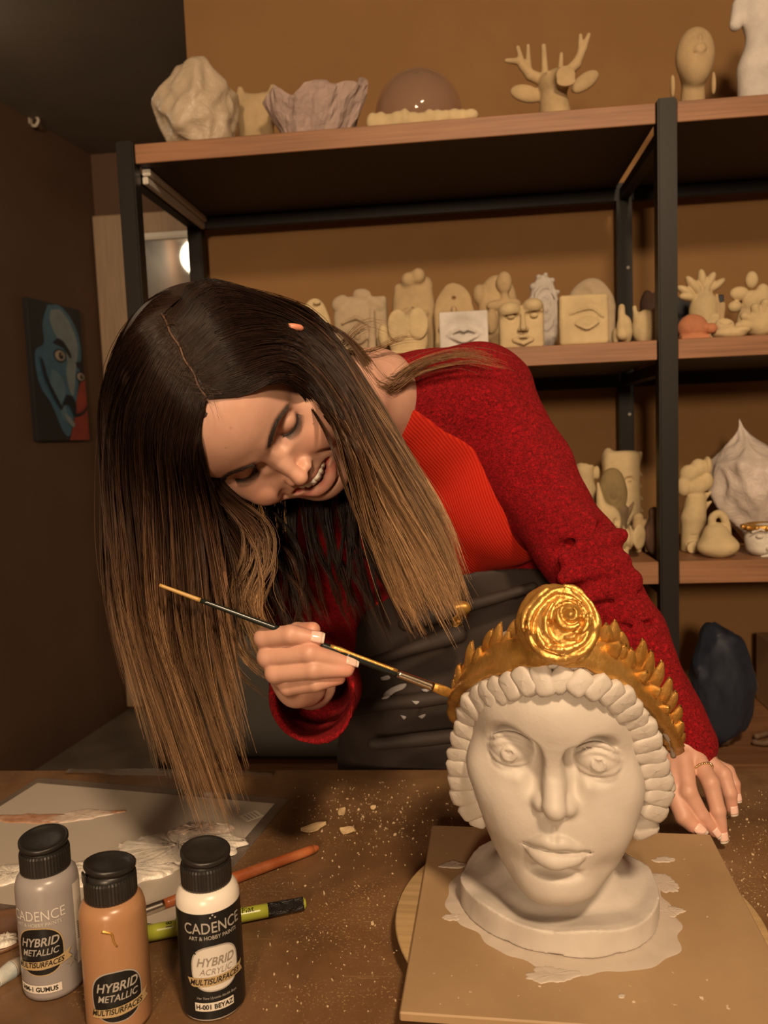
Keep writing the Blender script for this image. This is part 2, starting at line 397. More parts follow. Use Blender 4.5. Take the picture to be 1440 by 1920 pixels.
# ---------------------------------------------------------------- shelving unit
PWD = .036
sh = empty('shelving_unit', SH(-1.057, 0, 0), SHR, 'black steel shelving unit with brown wooden boards against the golden wall', 'shelving')
POSTS = [-1.057, .004, 1.065]
def X(s): return s+1.057
mp = MAT['black_metal']
for s in POSTS:
    for t0 in (-.008, .40):
        bm = bmesh.new(); box(bm, (X(s)-PWD/2, t0, 0), (X(s)+PWD/2, t0+PWD, 1.832 if t0 < .1 else 1.80), .003, 2)
        # the open channel of the angle profile
        link('post', bm_mesh('post', bm), mp, sh)
SHELF = [(1.788, 1.826), (1.347, 1.385), (.905, .950), (.490, .532), (.08, .12)]
for z0, z1 in SHELF:
    for a, b in ((-1.038, -.016), (.024, 1.045)):
        o = boxobj('shelf_board', (X(a), 0, z0), (X(b), .425, z1), MAT['shelf_wood'], sh, .0012)
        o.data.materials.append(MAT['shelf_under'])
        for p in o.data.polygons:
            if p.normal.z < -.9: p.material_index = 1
    for s in POSTS:      # side rails under each board, between front and back post
        boxobj('side_rail', (X(s)-.012, .028, z0-.028), (X(s)+.010, .40, z0-.003), mp, sh, .001)
    for a, b in ((-1.039, -.014), (.022, 1.047)):
        boxobj('cross_rail', (X(a), .402, z0-.03), (X(b), .418, z0-.002), mp, sh, .001)
steel = mat('pale_steel_paint', (.62, .58, .52), .3, .1)
boxobj('side_channel', (X(-1.0375), .03, 1.757), (X(-1.026), .398, 1.7715), steel, sh, .0015, 2)
boxobj('side_channel', (X(-1.0375), .03, 1.7735), (X(-1.020), .398, 1.787), steel, sh, .0015, 2)
for zz in (1.60, 1.25):
    for s in (-1.01, .03):
        v, f = lathe([(0, 0), (.004, 0), (.004, .003), (0, .004)], 12)
        link('bolt_head', pymesh('bolt_head', v@rotm(PI/2).T+A([X(s)-.02, .399, zz]), f), steel, sh)
# ---------------------------------------------------------------- head builder shared by the clay bust and the woman
# canonical head: origin between the eyes at eye level, face towards -Y, +X is the head's left, metres
def build_head(V, S=1.0, O=(0, 0, 0), bust=False, smile=False):
    O = A(O, float)
    def p(x, y, z): return O+S*A([x, y, z])
    def sc(*r): return A(r)*S
    k = lambda a: a*S
    E = lambda c, r, kk=.01, **kw: V.ell(p(*c), sc(*r), k(kk), **kw)
    def Cn(a, b, ra, rb=None, kk=.006, **kw): V.cone(p(*a), p(*b), ra*S, (ra if rb is None else rb)*S, k(kk), **kw)
    def both(fn):
        for s in (-1, 1): fn(s)
    E((0, .085, .036 if not bust else .010), (.074, .096 if not bust else .086, .078 if not bust else .062), .01)                       # cranium
    E((0, .045, .042 if not bust else .030), (.065 if not bust else .062, .062 if not bust else .064, .056 if not bust else .046), .02)                      # forehead
    fw = .92 if bust else 1.0
    E((0, .050, -.015), (.060*fw, .058, .070), .02)                     # mid face
    E((0, .040, -.064), (.046, .046, .042), .02)                     # jaw
    E((0, .012, -.096), (.021, .018, .016), .02)                     # chin
    both(lambda s: Cn((s*.052, .062, -.050), (s*.016, .022, -.094), .016, .013, .02))   # jaw line
    both(lambda s: E((s*.046*fw, .022, -.022), (.020, .018, .019), .018))       # cheekbone
    both(lambda s: E((s*.034*fw, .020, -.045), (.022, .020, .024), .016))       # cheek
    if smile:
        both(lambda s: E((s*.037, .006, -.036), (.019, .015, .017), .012))
    if bust:
        for s_ in (-1, 1):
            V.chain([p(s_*.0078, -.0010, .006), p(s_*.0100, -.0005, .0190), p(s_*.0175, .0020, .0275), p(s_*.0300, .0065, .0305), p(s_*.0430, .0160, .0255), p(s_*.0500, .0250, .0180)], [.0045*S, .0055*S, .0062*S, .0060*S, .0050*S, .0040*S], k(.006), 14)
        both(lambda s: E((s*.0295, -.006, .0048), (.0190, .0160, .0178), .006, sub=True))     # socket
        both(lambda s: E((s*.0140, -.006, .0045), (.0062, .0120, .0120), .005, sub=True))
        both(lambda s: E((s*.0145, -.010, -.012), (.0060, .0120, .0140), .008, sub=True))
    else:
        both(lambda s: Cn((s*.010, -.002, .018), (s*.040, .014, .022), .0075, .006, .014))  # brow
        both(lambda s: E((s*.0315, -.005, .002), (.0180, .0150, .0110), .010, sub=True))     # socket
        both(lambda s: E((s*.0145, -.008, .001), (.0065, .009, .0100), .008, sub=True))
    # nose
    if bust:
        Cn((0, -.0005, .016), (0, -.0060, -.016), .0060, .0060, .005)
        V.box(p(0, -.0035, -.006), sc(.0048, .0070, .020), .002*S, .003, rotm(math.radians(-11), 0, 0))
        Cn((0, -.0080, -.016), (0, -.0140, -.0285), .0062, .0080, .004)
        both(lambda s: E((s*.0092, -.0040, -.0305), (.0058, .0085, .0060), .004))
        both(lambda s: E((s*.0058, -.0100, -.0375), (.0040, .0060, .0030), .002, sub=True))
        Cn((0, -.0095, -.034), (0, -.004, -.040), .0040, .0032, .003)
    else:
        Cn((0, -.001, .012), (0, -.0105, -.020), .0056, .0062, .008)
        Cn((0, -.0100, -.018), (0, -.0195, -.0350), .0060, .0080, .006)
        both(lambda s: E((s*.0108, -.0095, -.0375), (.0060, .0085, .0060), .005))
        both(lambda s: E((s*.0058, -.0140, -.0452), (.0034, .0052, .0030), .0015, sub=True))
        Cn((0, -.012, -.042), (0, -.005, -.048), .0038, .0035, .004)
    # muzzle
    if bust: E((0, .014, -.058), (.025, .018, .022), .014)
    else: E((0, .0125, -.062), (.030, .0165, .024), .014)
    # eyeballs
    if bust:
        both(lambda s: E((s*.0295, .0090, .002), (.0162, .0130, .0118), .0015))
    else:
        both(lambda s: E((s*.0315, .0128, -.001), (.0124, .0122, .0112), .0035))
    # ears
    def ear(s):
        V.chain([p(s*.073, .080, -.012), p(s*.078, .090, .010), p(s*.080, .100, .016), p(s*.081, .108, .006), p(s*.077, .100, -.012), p(s*.073, .086, -.026)], k(.0042), k(.003), 14)
        E((s*.074, .092, -.004), (.005, .013, .020), .004)
    if not bust: both(ear)
    if bust:
        for s in (-1, 1):
            ex = s*.0295
            def ey(a, b, off=.0):                                     # point on the eyeball front at a (x), b (z)
                q = max(0, 1-(a/.0162)**2-(b/.0118)**2)
                return p(ex+a, 0.0090-.0130*math.sqrt(q)-off, .002+b)
            up = [ey(s*a*.91, b*.88, -.0005) for a, b in ((-.0175, -.0030), (-.0120, .0042), (-.0045, .0080), (.0040, .0082), (.0115, .0048), (.0178, -.0012))]
            lo = [ey(s*a*.91, b*.88, -.0005) for a, b in ((-.0175, -.0030), (-.0110, -.0078), (-.003, -.0100), (.0060, -.0092), (.0125, -.0060), (.0178, -.0012))]
            up = [q for q in up]
            V.chain(up, k(.0019), k(.0022), 16); V.chain(lo, k(.0017), k(.0022), 16)
            V.chain([q+S*A([0, .0005, .0050]) for q in up], k(.0015), k(.0022), 16)       # fold over the upper lid
            V.chain([q+S*A([0, .0010, -.0045]) for q in lo], k(.0014), k(.003), 16)
            a = np.linspace(0, 2*PI, 22)
            V.chain([ey(s*.0010+.0062*math.cos(t), -.0010+.0062*math.sin(t), .0002) for t in a], k(.00055), k(.0006), sub=True)
            V.chain([ey(s*.0010+.0042*math.cos(t), -.0012+.0044*math.sin(t), -.0002) for t in a[:-1]], k(.0009), k(.0012))
            # drilled comma-shaped pupil
            for dx, dz in ((-.0022, .0012), (.0020, .0012)):
                V.cone(ey(s*.001+dx, dz, .0000), ey(s*.001+dx*.1, -.0020, .0000), k(.0010), k(.0007), k(.0006), sub=True)
        # lips
        up = [(-.0265, .002, -.0682), (-.0165, -.0070, -.0642), (-.0060, -.0112, -.0608), (0, -.0108, -.0622), (.0060, -.0112, -.0608), (.0165, -.0070, -.0642), (.0265, .002, -.0682)]
        V.chain([p(q[0]*.89, q[1]+.0015, q[2]+.0055) for q in up], [k(a) for a in (.0012, .0032, .0042, .0038, .0042, .0032, .0012)], k(.003), 24)
        lw = [(-.0245, .002, -.0692), (-.0150, -.0072, -.0722), (0, -.0105, -.0745), (.0150, -.0072, -.0722), (.0245, .002, -.0692)]
        V.chain([p(q[0]*.89, q[1]+.0015, q[2]+.0055) for q in lw], [k(a) for a in (.0012, .0048, .0066, .0048, .0012)], k(.003), 24)
        ln_ = [(-.0275, -.0015, -.0685), (-.0150, -.0115, -.0678), (-.0050, -.0158, -.0668), (0, -.0160, -.0680), (.0050, -.0158, -.0668), (.0150, -.0115, -.0678), (.0275, -.0015, -.0685)]
        V.chain([p(q[0]*.89, q[1]+.0015, q[2]+.0055) for q in ln_], k(.0011), k(.0010), 24, sub=True)
        E((0, -.002, -.0805), (.017, .0060, .0040), .005, sub=True)
        Cn((0, -.0075, -.0455), (0, -.0135, -.0510), .0012, .0014, .004, sub=True)

    if smile:
        # open smile: cavity, lips, folds from the nose to the corners
        up = [(-.0295, .0095, -.0535), (-.0190, .0000, -.0562), (-.0075, -.0052, -.0568), (0, -.0056, -.0576), (.0075, -.0052, -.0568), (.0190, .0000, -.0562), (.0295, .0095, -.0535)]
        lw = [(-.0290, .0095, -.0545), (-.0215, .0015, -.0690), (-.0090, -.0065, -.0775), (.0090, -.0065, -.0775), (.0215, .0015, -.0690), (.0290, .0095, -.0545)]
        for a_, b_, c_ in ((0, 0, .0095), (-.010, .002, .0088), (.010, .002, .0088), (-.019, .007, .0060), (.019, .007, .0060)):
            E((a_, -.002+b_, -.0665+abs(a_)*.34), (.0085, .015, c_), .003, sub=True)
        V.chain([p(*q) for q in up], [k(a) for a in (.0012, .0020, .0026, .0024, .0026, .0020, .0012)], k(.0022), 24)
        V.chain([p(*q) for q in lw], [k(a) for a in (.0012, .0036, .0050, .0050, .0036, .0012)], k(.0022), 24)
        both(lambda s: [Cn((s*.0205, -.0125, -.0370), (s*.0290, -.0085, -.0455), .0012, .0018, .007, sub=True), Cn((s*.0290, -.0085, -.0455), (s*.0355, .0005, -.0560), .0018, .0014, .007, sub=True)])
        E((0, -.001, -.0880), (.014, .0045, .0035), .005, sub=True)
# ---------------------------------------------------------------- work table
TZ = .75
def table_material():
    m = mat('stained_table_top', (.16, .085, .04), .42); t = NT(m); v = t.coord()
    base = t.ramp(t.noise(v, 5, 6, .65, .6), [(.30, (.085, .042, .018)), (.55, (.17, .090, .040)), (.75, (.24, .135, .06))])
    dust = t.ramp(t.noise(v, 9, 5, .7), [(.48, 0), (.66, 1)])
    fine = t.ramp(t.noise(v, 420, 2, .5), [(.60, 0), (.66, 1)])
    c = t.mix(t.mix(1.0, dust, fine, 'MULTIPLY'), base, (.50, .33, .15))
    scr = t.ramp(t.noise(t.coord((3, 60, 3), rot=(0, 0, .5)), 6, 4, .6), [(.66, 0), (.72, .5)])
    c = t.mix(scr, c, (.34, .21, .10)); t.col(c)
    t.rgh(t.ramp(t.noise(v, 14, 4, .6), [(.3, .25), (.7, .6)])); t.bump(t.noise(v, 60, 5, .7), .25, .0008); return m
MAT['table'] = table_material()
back_l, back_r = PZ(60, 1443, TZ), PZ(1440, 1440, TZ)
ty = math.atan2(back_r[1]-back_l[1], back_r[0]-back_l[0])
tb = empty('work_table', (-1.05, back_l[1]+math.tan(ty)*(-1.05-back_l[0]), 0), ty, 'brown work table with a stained, plaster-specked top', 'table')
bm = bmesh.new(); box(bm, (0, -1.05, TZ-.03), (2.0, 0, TZ), .004, 2)
link('table_top', bm_mesh('table_top', bm), MAT['table'], tb)
for x in (.06, 1.90):
    for y in (-1.0, -.1): boxobj('leg', (x, y, 0), (x+.045, y+.045, TZ-.031), MAT['black_metal'], tb, .002)
boxobj('apron_rail', (.06, -.09, TZ-.09), (1.945, -.07, TZ-.031), MAT['black_metal'], tb, .002)

ZB = .780                                                            # top of the board under the bust
cb = [PZ(x, y, ZB) for x, y in ((810, 1547), (1332, 1564), (1470, 1792), (760, 1899))]
ex = (cb[1]-cb[0])[:2]; by = math.atan2(ex[1], ex[0]); L = np.linalg.norm(ex); ey_ = (cb[3]-cb[0])[:2]; LY = abs(-math.sin(by)*ey_[0]+math.cos(by)*ey_[1])
bc = cb[0]+A([math.cos(by), math.sin(by), 0])*L/2+A([math.sin(by), -math.cos(by), 0])*LY/2
print('board', L, LY, math.degrees(by), bc)
# turntable
TT = empty('banding_wheel', (bc[0]-.005, bc[1]+.003, TZ), by, 'round pale wooden turntable under the square board', 'turntable')
v, f = lathe([(0, .0165), (.162, .0165), (.165, .018), (.167, .0205), (.165, .0218), (0, .0218)], 96)
link('wheel_head', pymesh('wheel_head', v, f), wood('pale_ply', (.42, .28, .13), (.55, .38, .19), 0, .5), TT)
v, f = lathe([(0, .0002), (.09, .0002), (.092, .003), (.03, .006), (.028, .0163), (0, .0163)], 64)
link('wheel_foot', pymesh('wheel_foot', v, f), MAT['black_metal'], TT)
def board_material():
    m = mat('mdf_board', (.36, .24, .13), .55); t = NT(m); v = t.coord()
    base = t.ramp(t.noise(v, 6, 5, .6), [(.3, (.30, .195, .10)), (.7, (.40, .27, .145))])
    sp = t.ramp(t.noise(v, 130, 3, .5), [(.70, 0), (.735, 1)])
    c = t.mix(sp, base, (.68, .56, .40)); t.col(c); t.bump(t.noise(v, 90, 3, .6), .15, .0005); return m
bo = boxobj('square_board', (-L/2, -LY/2, .0222), (L/2, LY/2, ZB-TZ), board_material(), None, .0012)
bo.location = (bc[0], bc[1], TZ); bo.rotation_euler = (0, 0, by)
tag(bo, 'square beige fibreboard under the white clay bust', 'board')
# ---------------------------------------------------------------- the clay bust
BL = PZ(1050, 1692, ZB); BY = -math.radians(13.0)
clay = mat('painted_white_clay', (.72, .68, .61), .55); t = NT(clay); v = t.coord()
t.col(t.ramp(t.noise(v, 12, 5, .6), [(.3, (.475, .425, .375)), (.7, (.545, .495, .44))])); t.bump(t.noise(v, 34, 5, .68), .42, .0018)
MAT['clay_white'] = clay
gold = mat('gold_paint', (.50, .27, .06), .30, .72); t = NT(gold); v = t.coord()
t.col(t.ramp(t.noise(v, 40, 4, .6), [(.3, (.50, .26, .055)), (.7, (.74, .44, .13))])); t.rgh(t.ramp(t.noise(v, 90, 3, .6), [(.3, .22), (.7, .45)])); t.bump(t.noise(v, 160, 5, .7), .6, .0012)
MAT['gold'] = gold
bust = empty('crowned_bust', (BL[0], BL[1], ZB), BY, 'white clay head with braided hairline and gold rose crown on the square board', 'sculpture')
Rb = rotm(0, 0, BY)
def bl(px, py, y):
    "bust-local point seen at a photo pixel on the local plane Y=y"
    n = Rb@A([0, 1.0, 0]); q = A([BL[0], BL[1], ZB])+n*y
    return Rb.T@(PP(px, py, q, n)-A([BL[0], BL[1], ZB]))
HS, HO = 1.17, A([-.0015, -.083, .173])
V = Vol((-.115, -.125, 0), (.115, .135, .285), .0014)
build_head(V, HS, HO, bust=True)
V.ell((0, .035, .175), (.084, .084, .068), .01)                       # hair mass at the back

# neck and shoulders plinth
V.cone((0, .03, .01), (0, .015, .11), .056, .052, .014)
V.ell((0, .018, .012), (.082, .074, .022), .014)
V.cut((0, 0, .0005), (0, 0, -1))
def disc(x, y, z):
    r = np.sqrt((x/1.0)**2+((y-.004)/.95)**2); r = r+.002*np.sin(3*np.arctan2(y, x)+1)
    return (np.maximum(r-.0900-(.024-z)*.02, np.maximum(z-.023+.16*np.maximum(.082-r, 0)-.002*np.sin(7*x*10), -z+.0005))).astype(np.float32)
V.op(disc, (-.105, -.105, 0), (.105, .105, .03), .004)
V.noise(.0010, 90, 3)
V.obj('head_and_neck', clay, bust, xf=lambda P_: P_-A([0, 0, .075])*(P_[:, :1]+.0015)*np.clip((P_[:, 2:]-.04)/.05, 0, 1))

# braided locks round the face, each one a piece
def blob(name, m, parent, c, ax, r, seed, groove=0, seg=14, ring=9):
    "a pinched clay lobe centred at c; columns of ax are its axes, r its radii"
    rr = np.random.default_rng(seed); th = np.linspace(0, 2*PI, seg, endpoint=False); ph = np.linspace(0, PI, ring)
    x = np.outer(np.sin(ph), np.cos(th)); y = np.outer(np.sin(ph), np.sin(th)); z = np.outer(np.cos(ph), np.ones(seg))
    q = np.stack([x, y, z], -1); q = np.sign(q)*np.abs(q)**.55
    q *= (1+.022*rr.normal(size=(ring, seg, 1)))
    if groove: q[..., 1] += groove*np.abs(q[..., 0])**1.0*np.sign(q[..., 1]+1e-6)*-.3
    q = q.reshape(-1, 3)*A(r)@A(ax).T+A(c)
    i = np.arange(ring-1)[:, None]*seg; j = np.arange(seg)[None]; jn = (j+1) % seg
    f = np.stack([i+j, i+seg+j, i+seg+jn, i+jn], -1).reshape(-1, 4)
    return link(name, pymesh(name, q, f), m, parent)
path = [(893, 1528, -.040), (874, 1490, -.040), (866, 1440, -.040), (868, 1395, -.045), (880, 1350, -.052), (893, 1322, -.062), (925, 1300, -.078), (965, 1284, -.090), (1010, 1276, -.098), (1060, 1274, -.100), (1110, 1283, -.097), (1150, 1303, -.088), (1183, 1338, -.072), (1205, 1380, -.060), (1222, 1430, -.050), (1232, 1480, -.045), (1222, 1528, -.042)]
pp = A([bl(*q) for q in path]); cc = catmull(pp, 240); sl = np.r_[0, np.cumsum(np.linalg.norm(np.diff(cc, axis=0), axis=1))]
N = 29; ctr = A([0, .02, .16])
for i in range(N):
    s_ = (i+.5)/N*sl[-1]; c = A([np.interp(s_, sl, cc[:, k]) for k in range(3)])
    c2 = A([np.interp(min(s_+.004, sl[-1]), sl, cc[:, k]) for k in range(3)]); tg = c2-A([np.interp(s_-.004, sl, cc[:, k]) for k in range(3)]); tg /= np.linalg.norm(tg)
    out = c-ctr; out -= tg*out@tg; out /= np.linalg.norm(out); out = out*.6+A([0, -.8, 0]); out -= tg*(out@tg); out /= np.linalg.norm(out)
    wd = np.cross(out, tg); wd /= np.linalg.norm(wd)
    tl = rng.uniform(-.25, .25)+(.35 if i < N/2 else -.35); tg2 = tg*math.cos(tl)+wd*math.sin(tl); wd2 = -tg*math.sin(tl)+wd*math.cos(tl)
    top = abs(i-N/2+.5) < 9
    w_ = sl[-1]/N*.63*rng.uniform(.92, 1.1)
    blob('hair_lock', clay, bust, c+out*.001+rng.normal(size=3)*.0006, np.stack([wd2, tg2, out], 1), ((.0125 if top else .0145)*rng.uniform(.9, 1.1), w_, .0062*rng.uniform(.9, 1.15)), i+5)
# lower locks hanging over the ears
for px, py, y, r, rz in ((900, 1505, -.02, (.012, .010, .010), .4), (886, 1470, -.025, (.013, .009, .012), .3), (1218, 1510, -.03, (.014, .010, .011), -.4), (1205, 1545, -.03, (.013, .011, .010), -.5), (898, 1530, -.015, (.009, .012, .008), .2), (1240, 1465, -.02, (.011, .011, .010), -.3)):
    blob('hair_lock', clay, bust, bl(px, py, y), rotm(0, rz, 0), r, int(px))

# headband: a strap of clay that runs round the head
bp = [(862, 1335, .035), (858, 1300, .00), (880, 1268, -.038), (930, 1240, -.070), (990, 1222, -.090), (1050, 1218, -.097), (1110, 1228, -.092), (1170, 1262, -.072), (1222, 1315, -.040), (1255, 1362, .00), (1262, 1392, .035)]
bb = catmull([bl(*q) for q in bp], 70)
back = catmull([bb[-1], bb[-1]*A([.75, 1, 1])+A([0, .055, .0]), A([0, .122, .155]), bb[0]*A([.75, 1, 1])+A([0, .055, 0]), bb[0]], 40)[1:-1]
loop = np.vstack([bb, back]); n = len(loop)
cen = A([0, .015, 0]); prof = [(-.0130, .000), (-.0125, .0045), (-.006, .0062), (.004, .0060), (.012, .0050), (.0145, .0005), (.0125, -.006), (-.012, -.006)]
vs = []
for i in range(n):
    tg = loop[(i+1) % n]-loop[i-1]; tg /= np.linalg.norm(tg); o_ = loop[i]-cen-A([0, 0, loop[i][2]-.06]); o_ -= tg*(o_@tg); o_ /= np.linalg.norm(o_); u_ = np.cross(tg, o_); u_ *= np.sign(u_[2]) if abs(u_[2]) > .1 else 1
    for a, b in prof: vs.append(loop[i]+u_*a*(1+.08*math.sin(i*.9))+o_*(b+.0008*math.sin(i*1.7+a*300)))
kq = len(prof); fs = [[i*kq+j, i*kq+(j+1) % kq, ((i+1) % n)*kq+(j+1) % kq, ((i+1) % n)*kq+j] for i in range(n) for j in range(kq)]
band = link('headband', pymesh('headband', vs, np.array(fs)), gold, bust); tag(band, 'gold painted headband')
# white rim under the band
v, f = tube(bb+A([0, -.001, -.0125]), .0028, 8); link('headband_rim', pymesh('headband_rim', v, f), clay, bust)

# laurel leaves
def leaf(c, d, nrm, L_, W_, seed):
    rr = np.random.default_rng(seed); d = A(d, float)/np.linalg.norm(d); nrm = A(nrm, float); nrm = nrm-d*(nrm@d); nrm /= np.linalg.norm(nrm); b = np.cross(nrm, d)
    nu, nv = 12, 9; vs = []
    for i in range(nu):
        u = i/(nu-1); wv = W_*(math.sin(PI*min(1, (u*.94+.04))**.8)**.75+.04)
        for side in (1, -1):
            for j in range(nv):
                q = j/(nv-1)*2-1
                h = (.0026*(1-q*q)**.5*side)+(.0012 if side > 0 else 0)*math.cos(q*PI*2.0)*(.6) - .0018*(1-abs(q))*(side > 0)*math.exp(-(q*5)**2)
                vs.append(A(c)+d*L_*(u-.1)+b*(wv*q)+nrm*(h+.006*math.sin(u*2.2)*L_/.03-.3*wv*q*q+rr.normal()*.00025))
    fs = []
    for i in range(nu-1):
        for sd in (0, 1):
            for j in range(nv-1):
                a = i*2*nv+sd*nv+j; q = [a, a+1, a+1+2*nv, a+2*nv]; fs.append(q if sd else q[::-1])
        for e1, e2 in ((0, nv), (nv-1, 2*nv-1)):
            a = i*2*nv; q = [a+e1, a+e2, a+e2+2*nv, a+e1+2*nv]; fs.append(q if e1 == 0 else q[::-1])
    link('laurel_leaf', pymesh('laurel_leaf', vs, np.array(fs)), gold, bust)
LV = [ # px, py of the leaf's foot, px, py of its tip, depth, half width
 (872, 1330, 858, 1268, -.01, .0050), (868, 1300, 868, 1242, -.02, .0050), (878, 1278, 885, 1232, -.025, .0052), (886, 1268, 892, 1200, -.035, .0050), (900, 1262, 905, 1210, -.045, .0055),
 (908, 1258, 925, 1222, -.055, .0060), (915, 1232, 928, 1178, -.045, .0050), (930, 1240, 945, 1165, -.052, .0052), (945, 1245, 960, 1180, -.06, .0056), (952, 1240, 985, 1185, -.068, .0058), (958, 1228, 968, 1160, -.055, .0048),
 (975, 1238, 1000, 1190, -.075, .0060), (985, 1225, 992, 1140, -.070, .0042), (1000, 1215, 1000, 1125, -.072, .0062), (990, 1232, 1010, 1200, -.08, .006),
 (1125, 1215, 1135, 1165, -.078, .0064), (1140, 1222, 1150, 1160, -.065, .0058), (1130, 1232, 1165, 1200, -.080, .0060), (1150, 1242, 1172, 1205, -.072, .0060), (1165, 1235, 1160, 1180, -.06, .005),
 (1165, 1262, 1182, 1212, -.068, .0060), (1190, 1262, 1200, 1195, -.05, .0056), (1200, 1280, 1215, 1215, -.045, .0052), (1185, 1282, 1212, 1255, -.058, .006), (1212, 1300, 1235, 1235, -.035, .0055),
 (1205, 1300, 1240, 1290, -.045, .006), (1228, 1325, 1250, 1265, -.025, .0056), (1235, 1340, 1262, 1290, -.015, .0058), (1228, 1335, 1255, 1322, -.03, .006), (1248, 1365, 1270, 1318, -.005, .006), (1252, 1390, 1272, 1345, .00, .0066), (1256, 1400, 1276, 1365, .012, .006), (1240, 1360, 1262, 1350, -.015, .006)]
for i, (x0, y0, x1, y1, dy, w_) in enumerate(LV):
    a = bl(x0, y0, dy+.002); b = bl(x1, y1, dy-.004-.004*rng.random()); d = b-a; nrm = A([a[0]*.5/.09, -1, .25])
    leaf(a, d, nrm, np.linalg.norm(d)*1.15, w_*1.25, i)

# rose
V = Vol((-.042, -.042, -.022), (.042, .042, .026), .0009)
V.ell((0, 0, -.006), (.031, .030, .014), .004); V.ell((0, .004, -.016), (.033, .032, .012), .004)
def petal(a0, a1, r0, r1, z0, th_, lean=.35):
    aa = np.linspace(a0, a1, 16); u = np.linspace(0, 1, 16); env = np.sin(u*PI)**.35
    for dz, q in ((0, 0), (.0022, .0008), (.0044, .0018)):
        pts = [((r0+(r1-r0)*u[i]+q*env[i]+.0006*math.sin(9*u[i]+a0))*math.cos(aa[i]), (r0+(r1-r0)*u[i]+q*env[i])*math.sin(aa[i])*.95, z0-.0035+(dz+.0008*math.sin(7*u[i]+a1))*env[i]) for i in range(16)]
        V.chain(pts, list(th_*(.35+.65*env)), .0012)
CX_ = [.007, -.002]
def petal(a0, a1, r0, r1, z0, th_, cx=0, cy=0, amp=.0012):
    aa = np.linspace(a0, a1, 18); u = np.linspace(0, 1, 18); env = np.sin(u*PI)**.4
    for dz, q in ((-.002, -.0012), (0, 0), (.0022, .0012)):
        pts = [(cx+(r0+(r1-r0)*u[i]+q*env[i]+amp*math.sin(5*u[i]+a0*3))*math.cos(aa[i]), cy+(r0+(r1-r0)*u[i]+q*env[i]+amp*math.cos(6*u[i]+a0))*math.sin(aa[i])*.92, z0-.003+(dz+.0012*math.sin(6*u[i]+a1))*env[i]) for i in range(18)]
        V.chain(pts, list(th_*(.3+.7*env)), .0010)
V.ell((.006, -.002, .004), (.012, .011, .008), .003); V.ell((.007, -.003, .0125), (.0032, .0032, .0045), .002)
V.chain([(.007+(.0018+.0042*t_/7)*math.cos(t_), -.003+(.0018+.0042*t_/7)*math.sin(t_), .0125) for t_ in np.linspace(0, 7, 24)], .0010, .0008)
petal(1.0, 5.9, .0090, .0100, .0120, .0012, .006, -.002); petal(-1.2, 1.4, .0120, .0130, .0105, .0013, .005, -.002)
petal(1.0, 3.4, .0150, .0180, .0090, .0013, .004, -.001, .002); petal(3.6, 6.6, .0155, .0165, .0090, .0015, .003, -.001)
petal(2.2, 5.0, .0210, .0225, .0065, .0016, .001, 0); petal(5.0, 7.6, .0205, .0240, .0062, .0017, .001, 0, .0018)
petal(.2, 2.5, .0240, .0260, .0060, .0022, 0, 0, .002); petal(2.3, 3.9, .0265, .0290, .0020, .0024); petal(3.7, 5.3, .0260, .0285, .0005, .0026, 0, 0, .002); petal(5.0, 6.9, .0265, .0290, .0015, .0024)
petal(.9, 2.3, .0290, .0295, .0030, .0026, 0, 0, .0022)
for a0_, r0_ in ((.9, .019), (2.4, .0125), (3.2, .024), (5.0, .0135), (5.9, .0245), (4.3, .0185)):
    V.ell((.003+r0_*math.cos(a0_), r0_*math.sin(a0_), .0085), (.0022, .0035, .0045), .002, rotm(0, 0, a0_+.5), sub=True)
V.noise(.0007, 260, 5); V.noise(.0010, 110, 8)
rc = bl(1053, 1168, -.100); Rr = rotm(math.radians(66), 0, math.radians(4))@rotm(0, 0, 1.0)
V.obj('rose', gold, bust, xf=lambda P_: P_*A([1.0, .98, 1])@Rr.T+rc)
for x0, y0, x1, y1, dy, w_ in ((1012, 1200, 1004, 1122, -.082, .008), (1018, 1215, 1040, 1240, -.092, .009), (1100, 1225, 1118, 1195, -.088, .009)):
    a = bl(x0, y0, dy); b = bl(x1, y1, dy); leaf(a, b-a, (0, -1, .2), np.linalg.norm(b-a), w_, int(x0))

# thin wet clay spread round the foot of the bust
def smear(name, c, rad, seed, parent=None, th=.0008, m=None, n=90, spike=.25, loc=(0, 0, 0), flat=1.0):
    rr = np.random.default_rng(seed); a = np.linspace(0, 2*PI, n, endpoint=False); r_ = np.ones(n)
    for kf in range(2, 22): r_ += spike*rr.normal()*kf**-.9*np.cos(kf*a+rr.uniform(0, 6.28))*.5
    r_ = np.clip(r_, .25, 2.0); o_ = np.stack([rad*r_*np.cos(a), rad*flat*r_*np.sin(a), np.zeros(n)], 1)
    rings = [o_*A([1, 1, 0])]+[o_*s_+A([0, 0, th*h_]) for s_, h_ in ((.97, .7), (.9, 1.0), (.6, 1.2), (.3, 1.1), (.05, 1.2))]
    v = np.vstack(rings)+A([c[0], c[1], 0]); 
    v[n:, 2] += th*.25*rr.normal(size=len(v)-n)
    f = []
    for k_ in range(len(rings)-1):
        for j in range(n): f.append((k_*n+j, k_*n+(j+1) % n, (k_+1)*n+(j+1) % n, (k_+1)*n+j))
    f.append(tuple((len(rings)-1)*n+j for j in range(n)))
    o = link(name, pymesh(name, v, f), m or clay, parent, loc); return o
slip = mat('wet_clay_slip', (.50, .43, .36), .5); t = NT(slip); v = t.coord(); t.bump(t.noise(v, 60, 4), .4, .001)
sm = smear('clay_smear', (0, 0), .101, 3, None, .0007, slip, 160, .13, (BL[0], BL[1]-.004, ZB), .96); tag(sm, 'thin smeared ring of clay slip around the foot of the bust', 'clay smear')
